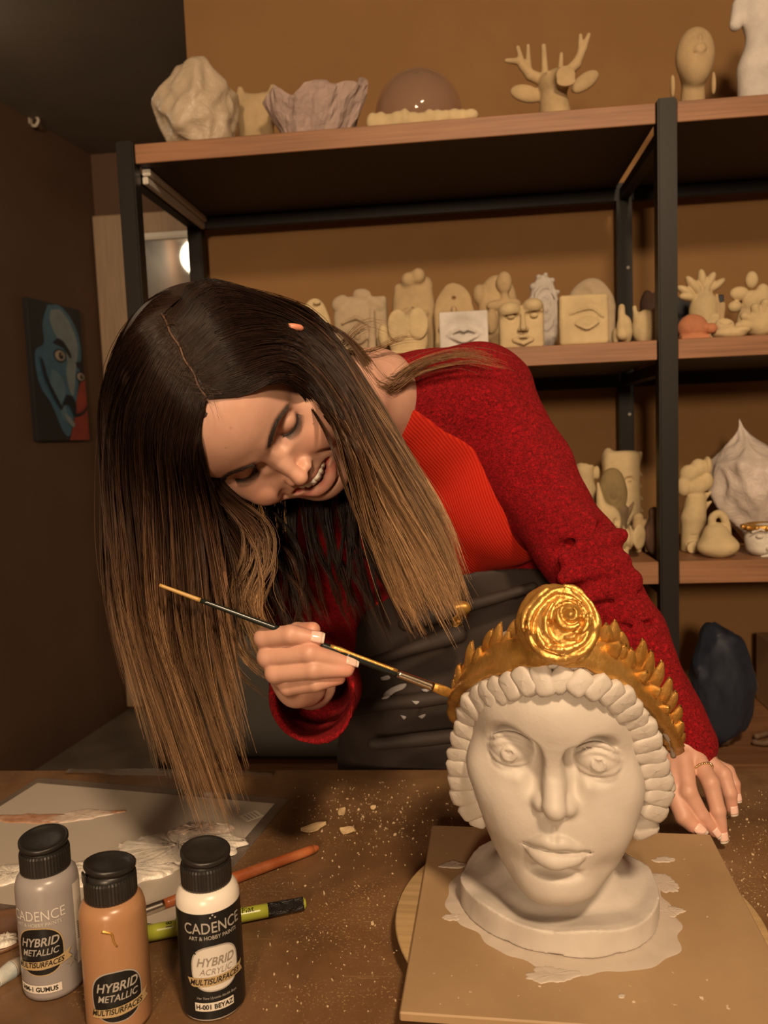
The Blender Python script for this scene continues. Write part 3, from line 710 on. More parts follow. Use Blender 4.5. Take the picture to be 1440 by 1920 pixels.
for px, py, r_, fl, sd, lb in ((1035, 1828, .020, .5, 4, 'clay smear trailing toward the front edge of the board'), (1245, 1655, .012, 1.4, 5, 'small torn clay smear right of the bust near the hand'), (1255, 1708, .013, .6, 6, 'spiky clay smear on the board right of the bust foot'), (850, 1720, .010, .5, 7, 'small clay smear left of the bust foot'), (850, 1622, .016, .35, 8, 'faint long clay smear at the back left of the board'), (1245, 1612, .011, .5, 9, 'faint clay smear behind the bust at right'), (1165, 1868, .0028, .8, 10, 'tiny pale clay crumb near the board front')):
    q = PZ(px, py, ZB); s_ = smear('clay_smear', (0, 0), r_, sd, None, .0006, slip, 70, .35, (q[0], q[1], ZB), fl); tag(s_, lb, 'clay smear')
# ---------------------------------------------------------------- the woman
WO = P(700, 1380, 1.22)
person = empty('person', (WO[0], WO[1], 0), 0, 'smiling woman in a red sweater and dark apron leaning over the table to paint', 'person')
WL = Matrix.Translation(-Vector((WO[0], WO[1], 0)))
def child(o):
    "world-built mesh becomes a child of the person"
    o.parent = person; o.matrix_parent_inverse = WL; return o
Rc = np.array([[.70, -.61, .40], [.70, .31, -.66], [.279, .742, .644]])
u_, s__, vt = np.linalg.svd(Rc); Rc = u_@vt
Bc = np.stack([cr, cu, -cf], 1)
RL, RU, RF = Bc@Rc[:, 0], Bc@Rc[:, 1], Bc@Rc[:, 2]
RH = np.stack([RL, -RF, RU], 1); HO_ = P(501, 846, .752)
def H(x, y, z): return RH@A([x, y, z], float)+HO_
def toH(w): return (np.asarray(w)-HO_)@RH
print('neck px', proj(H(0, .10, -.05)), 'ear', proj(H(.078, .095, 0)), 'chin', proj(H(0, 0, -.11)), 'crown', proj(H(0, .09, .114)))
skin = mat('warm_skin', (.62, .36, .24), .48); t = NT(skin); at = t.n('ShaderNodeAttribute', attribute_name='tint'); v = t.coord()
nz = t.ramp(t.noise(v, 60, 4, .6), [(.3, (.90, .88, .86)), (.7, (1, 1, 1))]); t.col(t.mix(1.0, at.outputs['Color'], nz, 'MULTIPLY')); t.bump(t.noise(v, 900, 3, .6), .08, .0003)
for k_, v_ in (('Subsurface Weight', .12), ('Subsurface Scale', .004)): skin.node_tree.nodes['Principled BSDF'].inputs[k_].default_value = v_
skin.node_tree.nodes['Principled BSDF'].inputs['Subsurface Radius'].default_value = (1, .35, .2)
SK = A([.56, .325, .245])

# --- head and neck (canonical frame, then placed)
V = Vol((-.10, -.035, -.20), (.10, .20, .13), .00125)
build_head(V, 1.0, (0, 0, 0), False, True)
nk = [toH(H(0, .085, -.03)), toH(P(590, 800, .90)), toH(P(668, 735, .965))]
V.chain([A([0, .085, -.045]), A([.0, .105, -.09]), A([.005, .125, -.15])], [.056, .053, .055], .02)
V.noise(.0005, 60, 2, 1)
hv, hf = V.nets()
def seg_d(Pt, pts):
    d = np.full(len(Pt), 9.0)
    for a, b in zip(pts[:-1], pts[1:]):
        a, b = A(a, float), A(b, float); ab = b-a; t_ = np.clip((Pt-a)@ab/(ab@ab), 0, 1); d = np.minimum(d, np.linalg.norm(Pt-a-t_[:, None]*ab, axis=1))
    return d
def face_tint(q):
    c = np.tile(SK, (len(q), 1))
    def bl_(c, w, col): return c*(1-w[:, None])+A(col)*w[:, None]
    ax = A([np.abs(q[:, 0]), q[:, 1], q[:, 2]]).T
    c = bl_(c, .45*np.exp(-(((ax-A([.042, .005, -.032]))/.018)**2).sum(1)), (.66, .26, .17))
    c = bl_(c, .35*np.exp(-(((q-A([0, -.02, -.036]))/.012)**2).sum(1)), (.68, .30, .19))
    up = [(0, -.0056, -.0576), (.0075, -.0052, -.0568), (.0190, .0000, -.0562), (.0295, .0095, -.0535)]
    lw = [(0, -.0070, -.0778), (.0090, -.0065, -.0775), (.0215, .0015, -.0690), (.0290, .0095, -.0545)]
    d = np.minimum(seg_d(ax, catmull(up, 8)), seg_d(ax, catmull(lw, 8))-.0015); c = bl_(c, 1/(1+np.exp((d-.0037)/.0005)), (.56, .115, .11))
    inside = (ax[:, 0] < .026) & (ax[:, 2] > -.0745) & (ax[:, 2] < -.0575) & (ax[:, 1] > .000) & (ax[:, 1] < .05)
    c[inside & (d > .0035)] = (.10, .02, .015)
    fl_ = A([1, 0, 1.]); fr_ = ax[:, 1] < .06
    br = [(.0110, -.004, .0155), (.0210, -.003, .0205), (.0340, .004, .0225), (.0460, .018, .0150)]
    d = seg_d(ax*fl_, catmull(br, 10)*fl_); c = bl_(c, fr_*.80/(1+np.exp((d-.0030+.03*np.clip(ax[:, 0]-.03, 0, 1)*.0)/.0007)), (.045, .022, .014))
    ls = [(.0205, .0015, -.0035), (.0260, -.0010, -.0062), (.0330, -.0010, -.0066), (.0400, .0030, -.0045), (.0445, .009, -.001)]
    d = seg_d(ax*fl_, catmull(ls, 10)*fl_); c = bl_(c, fr_*.85/(1+np.exp((d-.0017)/.0005)), (.03, .014, .010)); c = bl_(c, fr_*.30*np.exp(-(d/.007)**2), (.30, .13, .09))
    for m_ in ((-.008, -.01, .052), (.047, -.002, -.018), (.010, 0, .060)):
        dm = np.linalg.norm((q-A(m_))[:, [0, 2]], axis=1); c = bl_(c, .6/(1+np.exp((dm-.0007)/.0002))*(q[:, 1] < .03), (.16, .06, .04))
    return c
bt = face_tint(hv)
def surf(x, z, off=0.0):
    m_ = (np.abs(hv[:, 0]-x) < .0018) & (np.abs(hv[:, 2]-z) < .0018) & (hv[:, 1] < .07); return A([x, (hv[m_, 1].min() if m_.any() else 0)-off, z])
BV = [hv@RH.T+HO_]; BF = [hf]; BT = [bt]

# --- left hand, leaning on the table (world frame)
def hand(chains, palm, lo, hi, h=.0012, k=.0035):
    V = Vol(lo, hi, h)
    for a, b, ra, rb, kk in palm: V.cone(a, b, ra, rb, kk)
    for pts, rad in chains:
        n = len(pts)
        for i in range(n-1): V.cone(pts[i], pts[i+1], rad[i], rad[i+1], k if i == 0 else .0022)
    return V
def bounds(ps, m): ps = A(ps); return ps.min(0)-m, ps.max(0)+m
wl = P(1290, 1385, .945); 
LH = {'thumb': ([P(1268, 1425, .925), P(1262, 1478, .900), P(1282, 1530, .885), P(1308, 1556, .880)], [.0150, .0120, .0100, .0080]),
      'index': ([P(1281, 1425, .915), P(1290, 1484, .888), P(1314, 1528, .885), P(1340, 1558, .884)], [.0110, .0098, .0085, .0068]),
      'middle': ([P(1305, 1420, .920), P(1332, 1468, .892), P(1346, 1520, .885), P(1353, 1566, .884)], [.0108, .0097, .0084, .0066]),
      'ring': ([P(1322, 1424, .930), P(1356, 1452, .912), P(1368, 1487, .905), P(1372, 1516, .905)], [.0104, .0092, .0080, .0064]),
      'little': ([P(1328, 1430, .945), P(1364, 1446, .940), P(1376, 1470, .930), P(1380, 1494, .928)], [.0090, .0080, .0070, .0056])}
palm = [(wl, P(1284, 1420, .925), .022, .014, .01), (wl, P(1303, 1418, .928), .021, .013, .01), (wl, P(1322, 1420, .938), .020, .012, .01), (wl, P(1266, 1428, .925), .020, .015, .01),
        (P(1284, 1420, .925), P(1325, 1424, .945), .013, .011, .008), (P(1278, 1350, .975), wl, .024, .023, .01)]
allp = [q for v_ in LH.values() for q in v_[0]]+[wl, P(1278, 1350, .975)]
lo, hi = bounds(allp, .03); V = hand(LH.values(), palm, lo, hi)
v_, f_ = V.nets()
def hand_tint(q, tips):
    c = np.tile(SK*A([1.0, .97, .95]), (len(q), 1))
    d = np.min([np.linalg.norm(q-A(t_), axis=1) for t_ in tips], axis=0); w = .55*np.exp(-(d/.013)**2)
    return c*(1-w[:, None])+A([.66, .27, .19])*w[:, None]
BV.append(v_); BF.append(f_); BT.append(hand_tint(v_, [c[0][-1] for c in LH.values()]))

# --- right hand, pinching the brush
RHND = {'index': ([P(528, 1262, .790), P(496, 1196, .752), P(545, 1190, .740), P(592, 1198, .742)], [.0110, .0098, .0090, .0072]),
        'thumb': ([P(548, 1290, .805), P(556, 1225, .795), P(558, 1186, .775), P(586, 1181, .756)], [.0135, .0110, .0098, .0076]),
        'middle': ([P(530, 1270, .795), P(502, 1232, .752), P(580, 1225, .738), P(654, 1245, .748)], [.0108, .0100, .0092, .0072]),
        'ring': ([P(540, 1285, .790), P(516, 1262, .750), P(588, 1256, .737), P(650, 1256, .746)], [.0104, .0096, .0088, .0068]),
        'little': ([P(556, 1300, .790), P(540, 1288, .758), P(592, 1281, .745), P(636, 1272, .752)], [.0092, .0084, .0078, .0060])}
pw_ = P(584, 1284, .840)
palm = [(pw_, P(532, 1266, .790), .020, .014, .012), (pw_, P(545, 1285, .790), .020, .014, .012), (pw_, P(556, 1300, .790), .020, .013, .012), (P(558, 1288, .785), P(582, 1286, .80), .0150, .0165, .012), (P(590, 1270, .93), pw_, .023, .020, .012)]
allp = [q for v_ in RHND.values() for q in v_[0]]+[pw_, P(592, 1260, .90)]
lo, hi = bounds(allp, .028); V = hand(RHND.values(), palm, lo, hi)
v_, f_ = V.nets(); BV.append(v_); BF.append(f_); BT.append(hand_tint(v_, [c[0][-1] for c in RHND.values()]))

# --- neck to chest and arms under the clothes
nb = P(700, 745, 1.00)
V = Vol(*bounds([P(480, 640, .86), P(1060, 640, 1.25), P(480, 1100, .86), P(1060, 1100, 1.25), P(600, 640, .82)], .0), .003)
V.chain([H(.0, .105, -.09), P(650, 745, .945), nb], [.053, .053, .052], .02)
V.cone(nb, P(800, 775, 1.09), .046, .030, .03); V.cone(nb, P(660, 940, 1.11), .050, .040, .03)
V.cone(P(800, 860, 1.14), P(700, 790, 1.05), .08, .06, .04); V.cone(P(680, 1040, 1.12), P(588, 1130, 1.06), .040, .034, .02)
v_, f_ = V.nets(); BV.append(v_); BF.append(f_); BT.append(np.tile(SK*1.02, (len(v_), 1)))
off = np.cumsum([0]+[len(a) for a in BV]); body = link('body', pymesh('body', np.vstack(BV), np.vstack([f+o for f, o in zip(BF, off)]), True, np.vstack(BT)), skin); child(body)

# nails with pale tips
nailm = mat('pale_nail', (.75, .50, .42), .18); nailw = mat('white_nail_tip', (.62, .54, .46), .25)
def nail(tip, prev, nrm, r):
    tip, prev = A(tip), A(prev); d = tip-prev; d /= np.linalg.norm(d); nrm = A(nrm, float); nrm -= d*(nrm@d); nrm /= np.linalg.norm(nrm); b = np.cross(nrm, d)
    for mm, u0, u1 in ((nailm, -.7, .75), (nailw, .75, 1.06)):
        vs = []
        for u in np.linspace(u0, u1, 7):
            for q in np.linspace(-1, 1, 9):
                wd = r*.78*(1-.30*max(0, (u-.7))**1-.25*max(0, -u-.3)); ang = q*1.0
                vs.append(tip+d*u*r+b*math.sin(ang)*wd/math.sin(1)+nrm*(r*.98*math.cos(ang*.9)-.10*r*max(u, 0)**2+.0003))
        fs = [[i*9+j, i*9+j+1, (i+1)*9+j+1, (i+1)*9+j] for i in range(6) for j in range(8)]
        o = link('nail' if mm is nailm else 'nail_tip', pymesh('nail', vs, fs), mm); md = o.modifiers.new('s', 'SOLIDIFY'); md.thickness = .0005; child(o)
for k_ in ('thumb', 'index', 'middle', 'ring', 'little'):
    pts, rad = LH[k_]; nail(pts[-1], pts[-2], -cf+cu*.35+cr*.15, rad[-1])
    pts, rad = RHND[k_]
    if k_ == 'index': nail(pts[-1], pts[-2], -cf+cu*.7, rad[-1])
    if k_ in ('middle',): nail(pts[-1], pts[-2], cu*.8-cf*.6, rad[-1])
# beaded ring
a = LH['middle'][0][0]; b = LH['middle'][0][1]; rc_ = a*.52+b*.48; d = (b-a)/np.linalg.norm(b-a); u1 = np.cross(d, cf); u1 /= np.linalg.norm(u1); u2 = np.cross(d, u1)
bm = bmesh.new()
for i in range(26):
    an = i/26*2*PI; q = rc_+(u1*math.cos(an)+u2*math.sin(an))*.0113
    bmesh.ops.create_icosphere(bm, subdivisions=1, radius=.0016, matrix=Matrix.Translation(Vector(q)))
rg = link('ring', bm_mesh('ring', bm, True), mat('gold_ring', (.85, .68, .40), .18, 1.0)); child(rg); rg['label'] = 'thin beaded gold ring'

er = Vol((-.014, -.012, -.010), (.014, .012, .010), .0008); er.chain([(-.010, 0, -.004), (-.003, 0, .004), (.006, 0, .003), (.010, 0, -.004)], [.0022, .0030, .0028, .0018], .002, 10)
# --- teeth
tm = mat('teeth', (.86, .82, .74), .22); gum = mat('gum', (.45, .12, .10), .35)
for i in range(-4, 5):
    if i == 0: continue
    an = (abs(i)-.5)*.30*np.sign(i); c = A([math.sin(an)*.0225, .0150-math.cos(an)*.0225, -.0628+.0035*abs(an)**1.5]); w_ = (.0043, .0034, .0036, .0034)[abs(i)-1]
    bm = bmesh.new(); box(bm, (-w_, -.0022, -.0050), (w_, .0022, .0045), .0016, 3)
    o = link('tooth', bm_mesh('tooth', bm, True), tm); o.matrix_world = Matrix([list(r_)+[q] for r_, q in zip((RH@rotm(.12, 0, an)).tolist(), H(*c))]+[[0, 0, 0, 1]]); 
    me = o.data; me.transform(o.matrix_world); o.matrix_world = Matrix.Identity(4); child(o)
# --- lashes and brows
hairdark = mat('dark_lash', (.018, .010, .008), .5)
for s in (-1, 1):
    vf = []
    ls = catmull([surf(s*x, z, .0001) for x, z in ((.0205, -.0035), (.0260, -.0062), (.0330, -.0066), (.0400, -.0045), (.0450, -.001))], 34)
    vf.append(tube([H(*q) for q in ls], .00075, 5))
    for i, q in enumerate(ls[2:]):
        a = A(q); tip = a+A([s*(.0005+.0035*i/32), -.0050, -.0042+.0015*i/32])*1.1; mid = (a+tip)/2+A([0, -.0006, -.0012])
        vf.append(tube(catmull([H(*a), H(*mid), H(*tip)], 5), np.linspace(.00028, .00008, 5), 4, False))
    v_, f_ = join(vf); lo_ = link('eyelashes', pymesh('eyelashes', v_, f_), hairdark); child(lo_)
for s in (-1, 1):
    vf = []
    br = catmull([surf(s*x, z) for x, z in ((.0110, .0150), (.0210, .0200), (.0340, .0220), (.0465, .0145))], 60)
    for j in range(150):
        t_ = rng.random(); q = br[int(t_*59)]+A([0, 0, rng.normal()*.0013*(1-.5*t_)]); d = A([s*(.0040+.002*t_), .0010+.004*t_, .0030*(1-t_*1.5)])
        q = q+A([0, -.0006, 0]); vf.append(tube([H(*q), H(*(q+d*.5+A([0, -.0009, 0]))), H(*(q+d))], [.00022, .0002, .00008], 3, False))
    v_, f_ = join(vf); eb = link('eyebrows', pymesh('eyebrows', v_, f_), hairdark); child(eb)

# --- clothes
def knit(name, c1, c2, rib):
    m = mat(name, c1, .9); t = NT(m); v = t.coord(); bs = m.node_tree.nodes['Principled BSDF']
    bs.inputs['Sheen Weight'].default_value = .06; bs.inputs['Sheen Tint'].default_value = (1, .25, .18, 1); bs.inputs['Specular IOR Level'].default_value = .15
    if rib:
        mp = t.coord((1, 1, 1), rot=(0, .35, .55)); w = t.n('ShaderNodeTexWave', wave_type='BANDS', bands_direction='X'); t.l(mp, w.inputs['Vector']); w.inputs['Scale'].default_value = 95; w.inputs['Distortion'].default_value = 1.2; w.inputs['Detail'].default_value = 2
        n_ = t.noise(v, 500, 2, .6); hgt = t.mix(.35, w.outputs['Color'], n_); t.col(t.mix(t.ramp(w.outputs['Color'], [(0, 0), (1, 1)]), c1, c2)); t.bump(hgt, .5, .0012)
    else:
        n_ = t.noise(v, 230, 4, .75, 1.2); n2 = t.noise(v, 1100, 2, .7); t.col(t.mix(t.ramp(t.mix(.5, n_, n2), [(.40, 0), (.58, 1)]), c1, c2)); t.bump(n_, 1.0, .0055)
    return m
boucle = knit('dark_red_boucle', (.085, .0010, .003), (.47, .007, .016), False); ribm = knit('bright_red_rib_knit', (.34, .010, .005), (.50, .026, .010), True)
PT = dict(sl=P(908, 742, 1.075), el=P(1073, 1020, .995), ml=P(985, 880, 1.045), wl=P(1296, 1392, .945), fl=P(1180, 1190, .975))
lo, hi = bounds([P(430, 600, .72), P(430, 1500, .78), P(1420, 600, 1.0), P(1400, 1420, .88), P(430, 600, 1.42), P(1250, 600, 1.42), P(600, 1620, 1.2), P(1200, 1620, 1.36)], 0)
HV = .0033
def torso(V, g=0.0):
    V.ell(P(815, 860, 1.170), A([.165, .125, .135])+g, .05, rotm(0, .45, 0))
    V.cone(P(800, 1000, 1.215), P(825, 1480, 1.34), .135+g, .150+g, .06)
    V.cone(P(775, 790, 1.085), P(905, 770, 1.10), .064+g, .075+g, .04)
    V.cone(P(770, 800, 1.09), P(655, 980, 1.13), .066+g, .065+g, .05)
    V.ell(P(945, 975, 1.085), A([.062, .055, .060])+g, .035)                 # bust line, her left
    V.ell(P(780, 1010, 1.110), A([.062, .055, .060])+g, .04)
V = Vol(lo, hi, HV); torso(V)
V.cone(PT['sl'], PT['ml'], .064, .055, .02); V.cone(PT['ml'], PT['el'], .055, .048, .02); V.cone(PT['el'], PT['fl'], .049, .042, .012); V.cone(PT['fl'], PT['wl'], .043, .031, .012)
V.ell(P(1106, 1030, 1.00), .040, .02)
for a, b, r_ in ((P(1025, 1068, .945), P(1110, 1030, .955), .006), (P(1110, 1030, .955), P(1175, 1022, .985), .0045), (P(1045, 1035, .95), P(1140, 985, .965), .006), (P(1040, 1100, .945), P(1140, 1085, .94), .005), (P(1090, 1140, .935), P(1200, 1110, .955), .004), (P(932, 850, .985), P(918, 905, 1.0), .007), (P(915, 800, .992), P(935, 870, .99), .005), (P(1120, 1180, .93), P(1215, 1170, .945), .0035)):
    V.cone(a, b, r_, r_, .010, sub=True)
for a, b, r_ in ((P(1060, 1050, .945), P(1165, 1003, .965), .009), (P(1055, 1085, .94), P(1170, 1050, .955), .009), (P(1100, 1120, .94), P(1190, 1085, .955), .007)):
    V.cone(a, b, r_, r_, .014)
V.cone(P(742, 748, 1.020), P(880, 745, 1.075), .056, .066, .03); V.cone(P(735, 790, 1.035), P(840, 820, 1.09), .050, .07, .03)
V.ell(P(955, 1150, 1.175), (.095, .080, .13), .04)
# right sleeve with an open cuff
c0 = P(583, 1308, .796); c1 = P(592, 1286, .930); c2 = P(585, 1120, 1.07); ax_ = (c0-c1)/np.linalg.norm(c0-c1)
V.cone(c0+ax_*.02, c1, .0465, .046, .01); V.cone(c1, c2, .045, .060, .03); V.cone(c2, P(650, 970, 1.13), .060, .070, .04)
V.cone(c0+ax_*.06, c1-ax_*.0, .0395, .0385, .002, sub=True)
cutn = A([-.05, -1.0, .06]); cutn /= np.linalg.norm(cutn)
V.box(c0+cutn*.064, (.09, .09, .06), .002, .003, np.linalg.svd(np.stack([cutn, [1, 0, 0], [0, 0, 1]], 1))[0]@np.eye(3)[:, [1, 2, 0]], sub=True)
V.noise(.0022, 55, 4, 2)
# wide neckline
V.ell(P(652, 705, .950), (.042, .055, .046), .006, sub=True)
sw = V.obj('sweater', boucle); child(sw); sw['label'] = 'dark red boucle sweater with bell cuffs'
# bright knitted front panel
def hp(V, x0, y0, x1, y1, k=.004):
    "keep the side of the ray-plane to the right of the pixel segment"
    n = np.cross(P(x0, y0, 1)-CAM, P(x1, y1, 1)-CAM); n /= np.linalg.norm(n); V.cut(CAM, n, k)
V = Vol(lo, hi, HV); torso(V, .0035); V.ell(P(930, 925, 1.068), (.068, .050, .070), .03); V.cone(P(742, 748, 1.020), P(880, 745, 1.075), .058, .068, .03); V.cone(P(735, 790, 1.035), P(840, 820, 1.09), .053, .073, .03)
hp(V, 935, 868, 728, 738); V.cut(P(0, 0, 1.2), cf, .003)
n_ = np.cross(P(935, 868, 1)-CAM, P(1020, 1075, 1)-CAM)
hp(V, 1018, 1060, 925, 850); hp(V, 840, 1120, 1010, 1050) 
V.noise(.0015, 45, 6, 1)
fp = V.obj('front_panel', ribm); child(fp); fp['label'] = 'bright red ribbed front of the sweater'
# apron
apm = mat('dark_apron_cloth', (.032, .022, .019), .75); t = NT(apm); v = t.coord(); t.col(t.ramp(t.noise(v, 9, 4), [(.3, (.020, .013, .011)), (.7, (.034, .023, .019))])); t.bump(t.noise(v, 700, 3), .2, .0005)
V = Vol(lo, hi, HV)
V.cone(P(800, 1010, 1.215), P(825, 1490, 1.335), .146, .163, .06); V.ell(P(870, 1060, 1.12), (.085, .04, .05), .05)
for a, b, r_ in ((P(640, 1260, 1.06), P(860, 1190, 1.05), .010), (P(620, 1330, 1.07), P(900, 1300, 1.06), .012), (P(700, 1395, 1.09), P(950, 1370, 1.08), .008), (P(760, 1170, 1.05), P(1000, 1100, 1.05), .008)): V.cone(a, b, r_, r_, .02)
V.ell(P(960, 1165, 1.165), (.10, .080, .13), .04); V.noise(.0035, 28, 9, 2)
hp(V, 560, 1112, 845, 1085, .003) if False else None
V.cut(P(700, 1108, 1.07), cu*1.0+cf*.55-cr*.20, .004)
ap = V.obj('apron', apm); child(ap); ap['label'] = 'dark brown apron with gold print and pale paint smudges'
# print, tag and paint smudges lying on the cloth
from mathutils.bvhtree import BVHTree
bv = BVHTree.FromPolygons([v.co for v in ap.data.vertices], [tuple(q.vertices) for q in ap.data.polygons])
def decal(name, pts, m, lift=.0012, n=40, label=None):
    c = catmull(np.vstack([A(pts, float), [pts[0]]]), n)[:-1]; cen = c.mean(0); v, f = [], []
    rings = [c, cen+(c-cen)*.66, cen+(c-cen)*.33]; ok = []
    for r_ in rings:
        for q in r_:
            d_ = Vector(P(q[0], q[1], 1)-CAM).normalized(); h_ = bv.ray_cast(Vector(CAM), d_)
            if h_[0] is None: return None
            v.append(A(h_[0])+A(h_[1])*lift)
    k_ = len(c)
    for s_ in range(2): f += [(s_*k_+j, s_*k_+(j+1) % k_, (s_+1)*k_+(j+1) % k_, (s_+1)*k_+j) for j in range(k_)]
    f.append(tuple(2*k_+j for j in range(k_)))
    o = link(name, pymesh(name, v, f), m); md = o.modifiers.new('s', 'SOLIDIFY'); md.thickness = .0008; child(o)
    if label: o['label'] = label
gp_ = mat('gold_print', (.50, .28, .06), .4, .5); pw2 = mat('dried_paint', (.34, .32, .33), .6)
decal('gold_print', [(848, 1132), (868, 1128), (882, 1136), (876, 1158), (868, 1152), (862, 1172), (850, 1176), (846, 1160), (856, 1150)], gp_)
decal('gold_print', [(640, 1128), (665, 1138), (690, 1156), (694, 1164), (672, 1158), (650, 1142)], gp_); decal('gold_print', [(700, 1136), (716, 1148), (708, 1149), (694, 1141)], gp_)
for pts in ([(716, 1312), (724, 1296), (745, 1284), (762, 1281), (758, 1290), (740, 1298), (728, 1310)], [(714, 1270), (728, 1266), (732, 1272), (718, 1275)], [(790, 1292), (806, 1291), (800, 1299)], [(772, 1314), (786, 1315), (780, 1320)], [(784, 1342), (798, 1338), (792, 1346)], [(752, 1340), (762, 1343), (758, 1348)]): decal('paint_smudge', pts, pw2, label='pale paint smudge')
# ---------------------------------------------------------------- hair of the woman
EC, ER = A([0, .086, .036]), A([.087, .1075, .089])
def scalp(px, py, off=0.0):
    o = toH(CAM); d = RH.T@(P(px, py, 1)-CAM); r_ = ER+off; a = (o-EC)/r_; b = d/r_
    A_, B_, C_ = b@b, a@b, a@a-1; D = B_*B_-A_*C_
    t_ = (-B_-math.sqrt(D))/A_ if D > 0 else -B_/A_
    if D <= 0:
        q = o+d*t_-EC; q = q/np.linalg.norm(q/r_); return H(*(q+EC))
    return P(px, py, t_)
def G(*pts): return [scalp(x, y, d[0]) if isinstance(d, tuple) else P(x, y, d) for x, y, d in pts]
s0, s1, s2 = (.000,), (.006,), (.012,)
SHEETS = [
 # photo-left curtain, from the back of the head to the edge of the face
 ([G((425, 503, s0), (335, 506, s0), (262, 552, s0), (216, 660, .86), (203, 820, .88), (216, 1000, .87), (244, 1230, .85)),
   G((372, 512, s0), (300, 535, s0), (232, 640, .86), (205, 790, .87), (212, 980, .86), (228, 1130, .85), (258, 1290, .83)),
   G((338, 560, s0), (270, 580, s0), (210, 690, .83), (193, 830, .84), (208, 1000, .835), (226, 1150, .825), (272, 1350, .81)),
   G((305, 590, s0), (240, 630, s1), (198, 730, .80), (196, 860, .81), (213, 1010, .81), (234, 1170, .80), (305, 1430, .785)),
   G((312, 605, s0), (262, 650, s1), (218, 750, .765), (212, 870, .775), (230, 1030, .78), (254, 1200, .78), (345, 1490, .770)),
   G((325, 630, s0), (285, 680, s1), (248, 780, s1), (240, 890, .75), (258, 1050, .76), (284, 1220, .765), (375, 1508, .762)),
   G((342, 665, s0), (310, 720, s1), (284, 800, s1), (285, 910, .735), (298, 1060, .745), (318, 1230, .755), (405, 1500, .757)),
   G((360, 700, s0), (338, 760, s1), (325, 840, s1), (328, 930, .732), (338, 1080, .745), (352, 1240, .752), (425, 1470, .757)),
   G((375, 728, s0), (360, 780, s1), (352, 850, s1), (356, 940, .738), (368, 1090, .748), (382, 1230, .752), (438, 1420, .757)),
   G((388, 752, s0), (377, 800, s0), (372, 850, s1), (378, 930, .750), (398, 1060, .755), (412, 1180, .755), (432, 1320, .757))], 7200, .0045, 'left'),
 # waves swinging inward below the face
 ([G((380, 760, .74), (380, 850, .755), (400, 930, .765), (455, 1000, .77), (470, 1070, .768), (450, 1140, .766), (500, 1235, .77)),
   G((382, 770, .75), (390, 860, .77), (430, 930, .78), (490, 990, .785), (500, 1060, .78), (480, 1130, .775), (520, 1215, .778)),
   G((382, 800, .75), (395, 900, .77), (410, 990, .775), (425, 1080, .775), (420, 1160, .77), (450, 1240, .77), (505, 1290, .775))], 800, .006, 'wave'),
 # hair behind the face, in its shade
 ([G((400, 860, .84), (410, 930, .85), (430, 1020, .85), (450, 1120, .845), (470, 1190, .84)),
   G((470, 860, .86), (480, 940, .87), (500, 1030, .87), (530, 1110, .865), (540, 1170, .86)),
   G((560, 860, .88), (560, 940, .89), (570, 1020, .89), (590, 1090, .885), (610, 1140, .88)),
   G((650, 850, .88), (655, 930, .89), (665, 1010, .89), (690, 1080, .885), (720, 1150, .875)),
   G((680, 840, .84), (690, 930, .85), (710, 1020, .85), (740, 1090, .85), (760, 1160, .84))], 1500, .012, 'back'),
 # photo-right curtain
 ([G((390, 748, s0), (458, 742, s0), (532, 712, s2), (598, 764, (.014,)), (650, 830, .712), (678, 915, .738), (706, 1010, .762), (735, 1090, .77), (770, 1165, .775)),
   G((380, 722, s0), (450, 690, s1), (545, 672, s1), (618, 750, .745), (662, 850, .752), (708, 960, .765), (755, 1060, .772), (795, 1150, .775)),
   G((362, 695, s0), (440, 645, s1), (550, 640, s1), (640, 735, .760), (690, 850, .765), (740, 960, .775), (795, 1060, .78), (835, 1140, .78)),
   G((345, 665, s0), (425, 600, s1), (545, 602, s1), (640, 700, .785), (700, 815, .785), (765, 935, .79), (822, 1040, .79), (860, 1125, .79)),
   G((328, 635, s0), (405, 560, s1), (525, 562, s1), (620, 655, .81), (692, 775, .81), (765, 900, .805), (828, 1010, .80), (858, 1100, .80)),
   G((312, 600, s0), (375, 525, s1), (480, 528, s1), (592, 605, .84), (662, 705, .845), (725, 810, .84), (795, 930, .825), (845, 1040, .81)),
   G((312, 575, s0), (360, 515, s0), (460, 512, s0), (570, 575, .87), (645, 665, .88), (700, 760, .88), (760, 870, .86), (830, 980, .84))], 7000, .0045, 'outer'),
 # strands thrown back over the shoulder
 ([G((520, 545, s0), (600, 600, .88), (660, 650, .90), (720, 735, .915), (780, 690, .945), (870, 668, .975), (950, 688, .99)),
   G((540, 555, s0), (610, 610, .89), (670, 640, .91), (730, 700, .94), (790, 670, .965), (870, 655, .985), (935, 680, 1.0))], 130, .004, 'stray'),
 ([G((560, 575, .87), (620, 640, .89), (680, 655, .92), (740, 640, .96), (790, 650, .98)),
   G((580, 600, .87), (640, 680, .89), (700, 690, .92), (735, 735, .94), (725, 765, .94))], 90, .010, 'stray'),
]
hm = mat('brown_to_blonde_hair', (.05, .025, .014), .42); t = NT(hm); at = t.n('ShaderNodeAttribute', attribute_name='tint'); t.col(at.outputs['Color'])
hm.node_tree.nodes['Principled BSDF'].inputs['Specular IOR Level'].default_value = .35
HV_, HF_, HC_, o_ = [], [], [], 0
NP = 20; K3 = 3
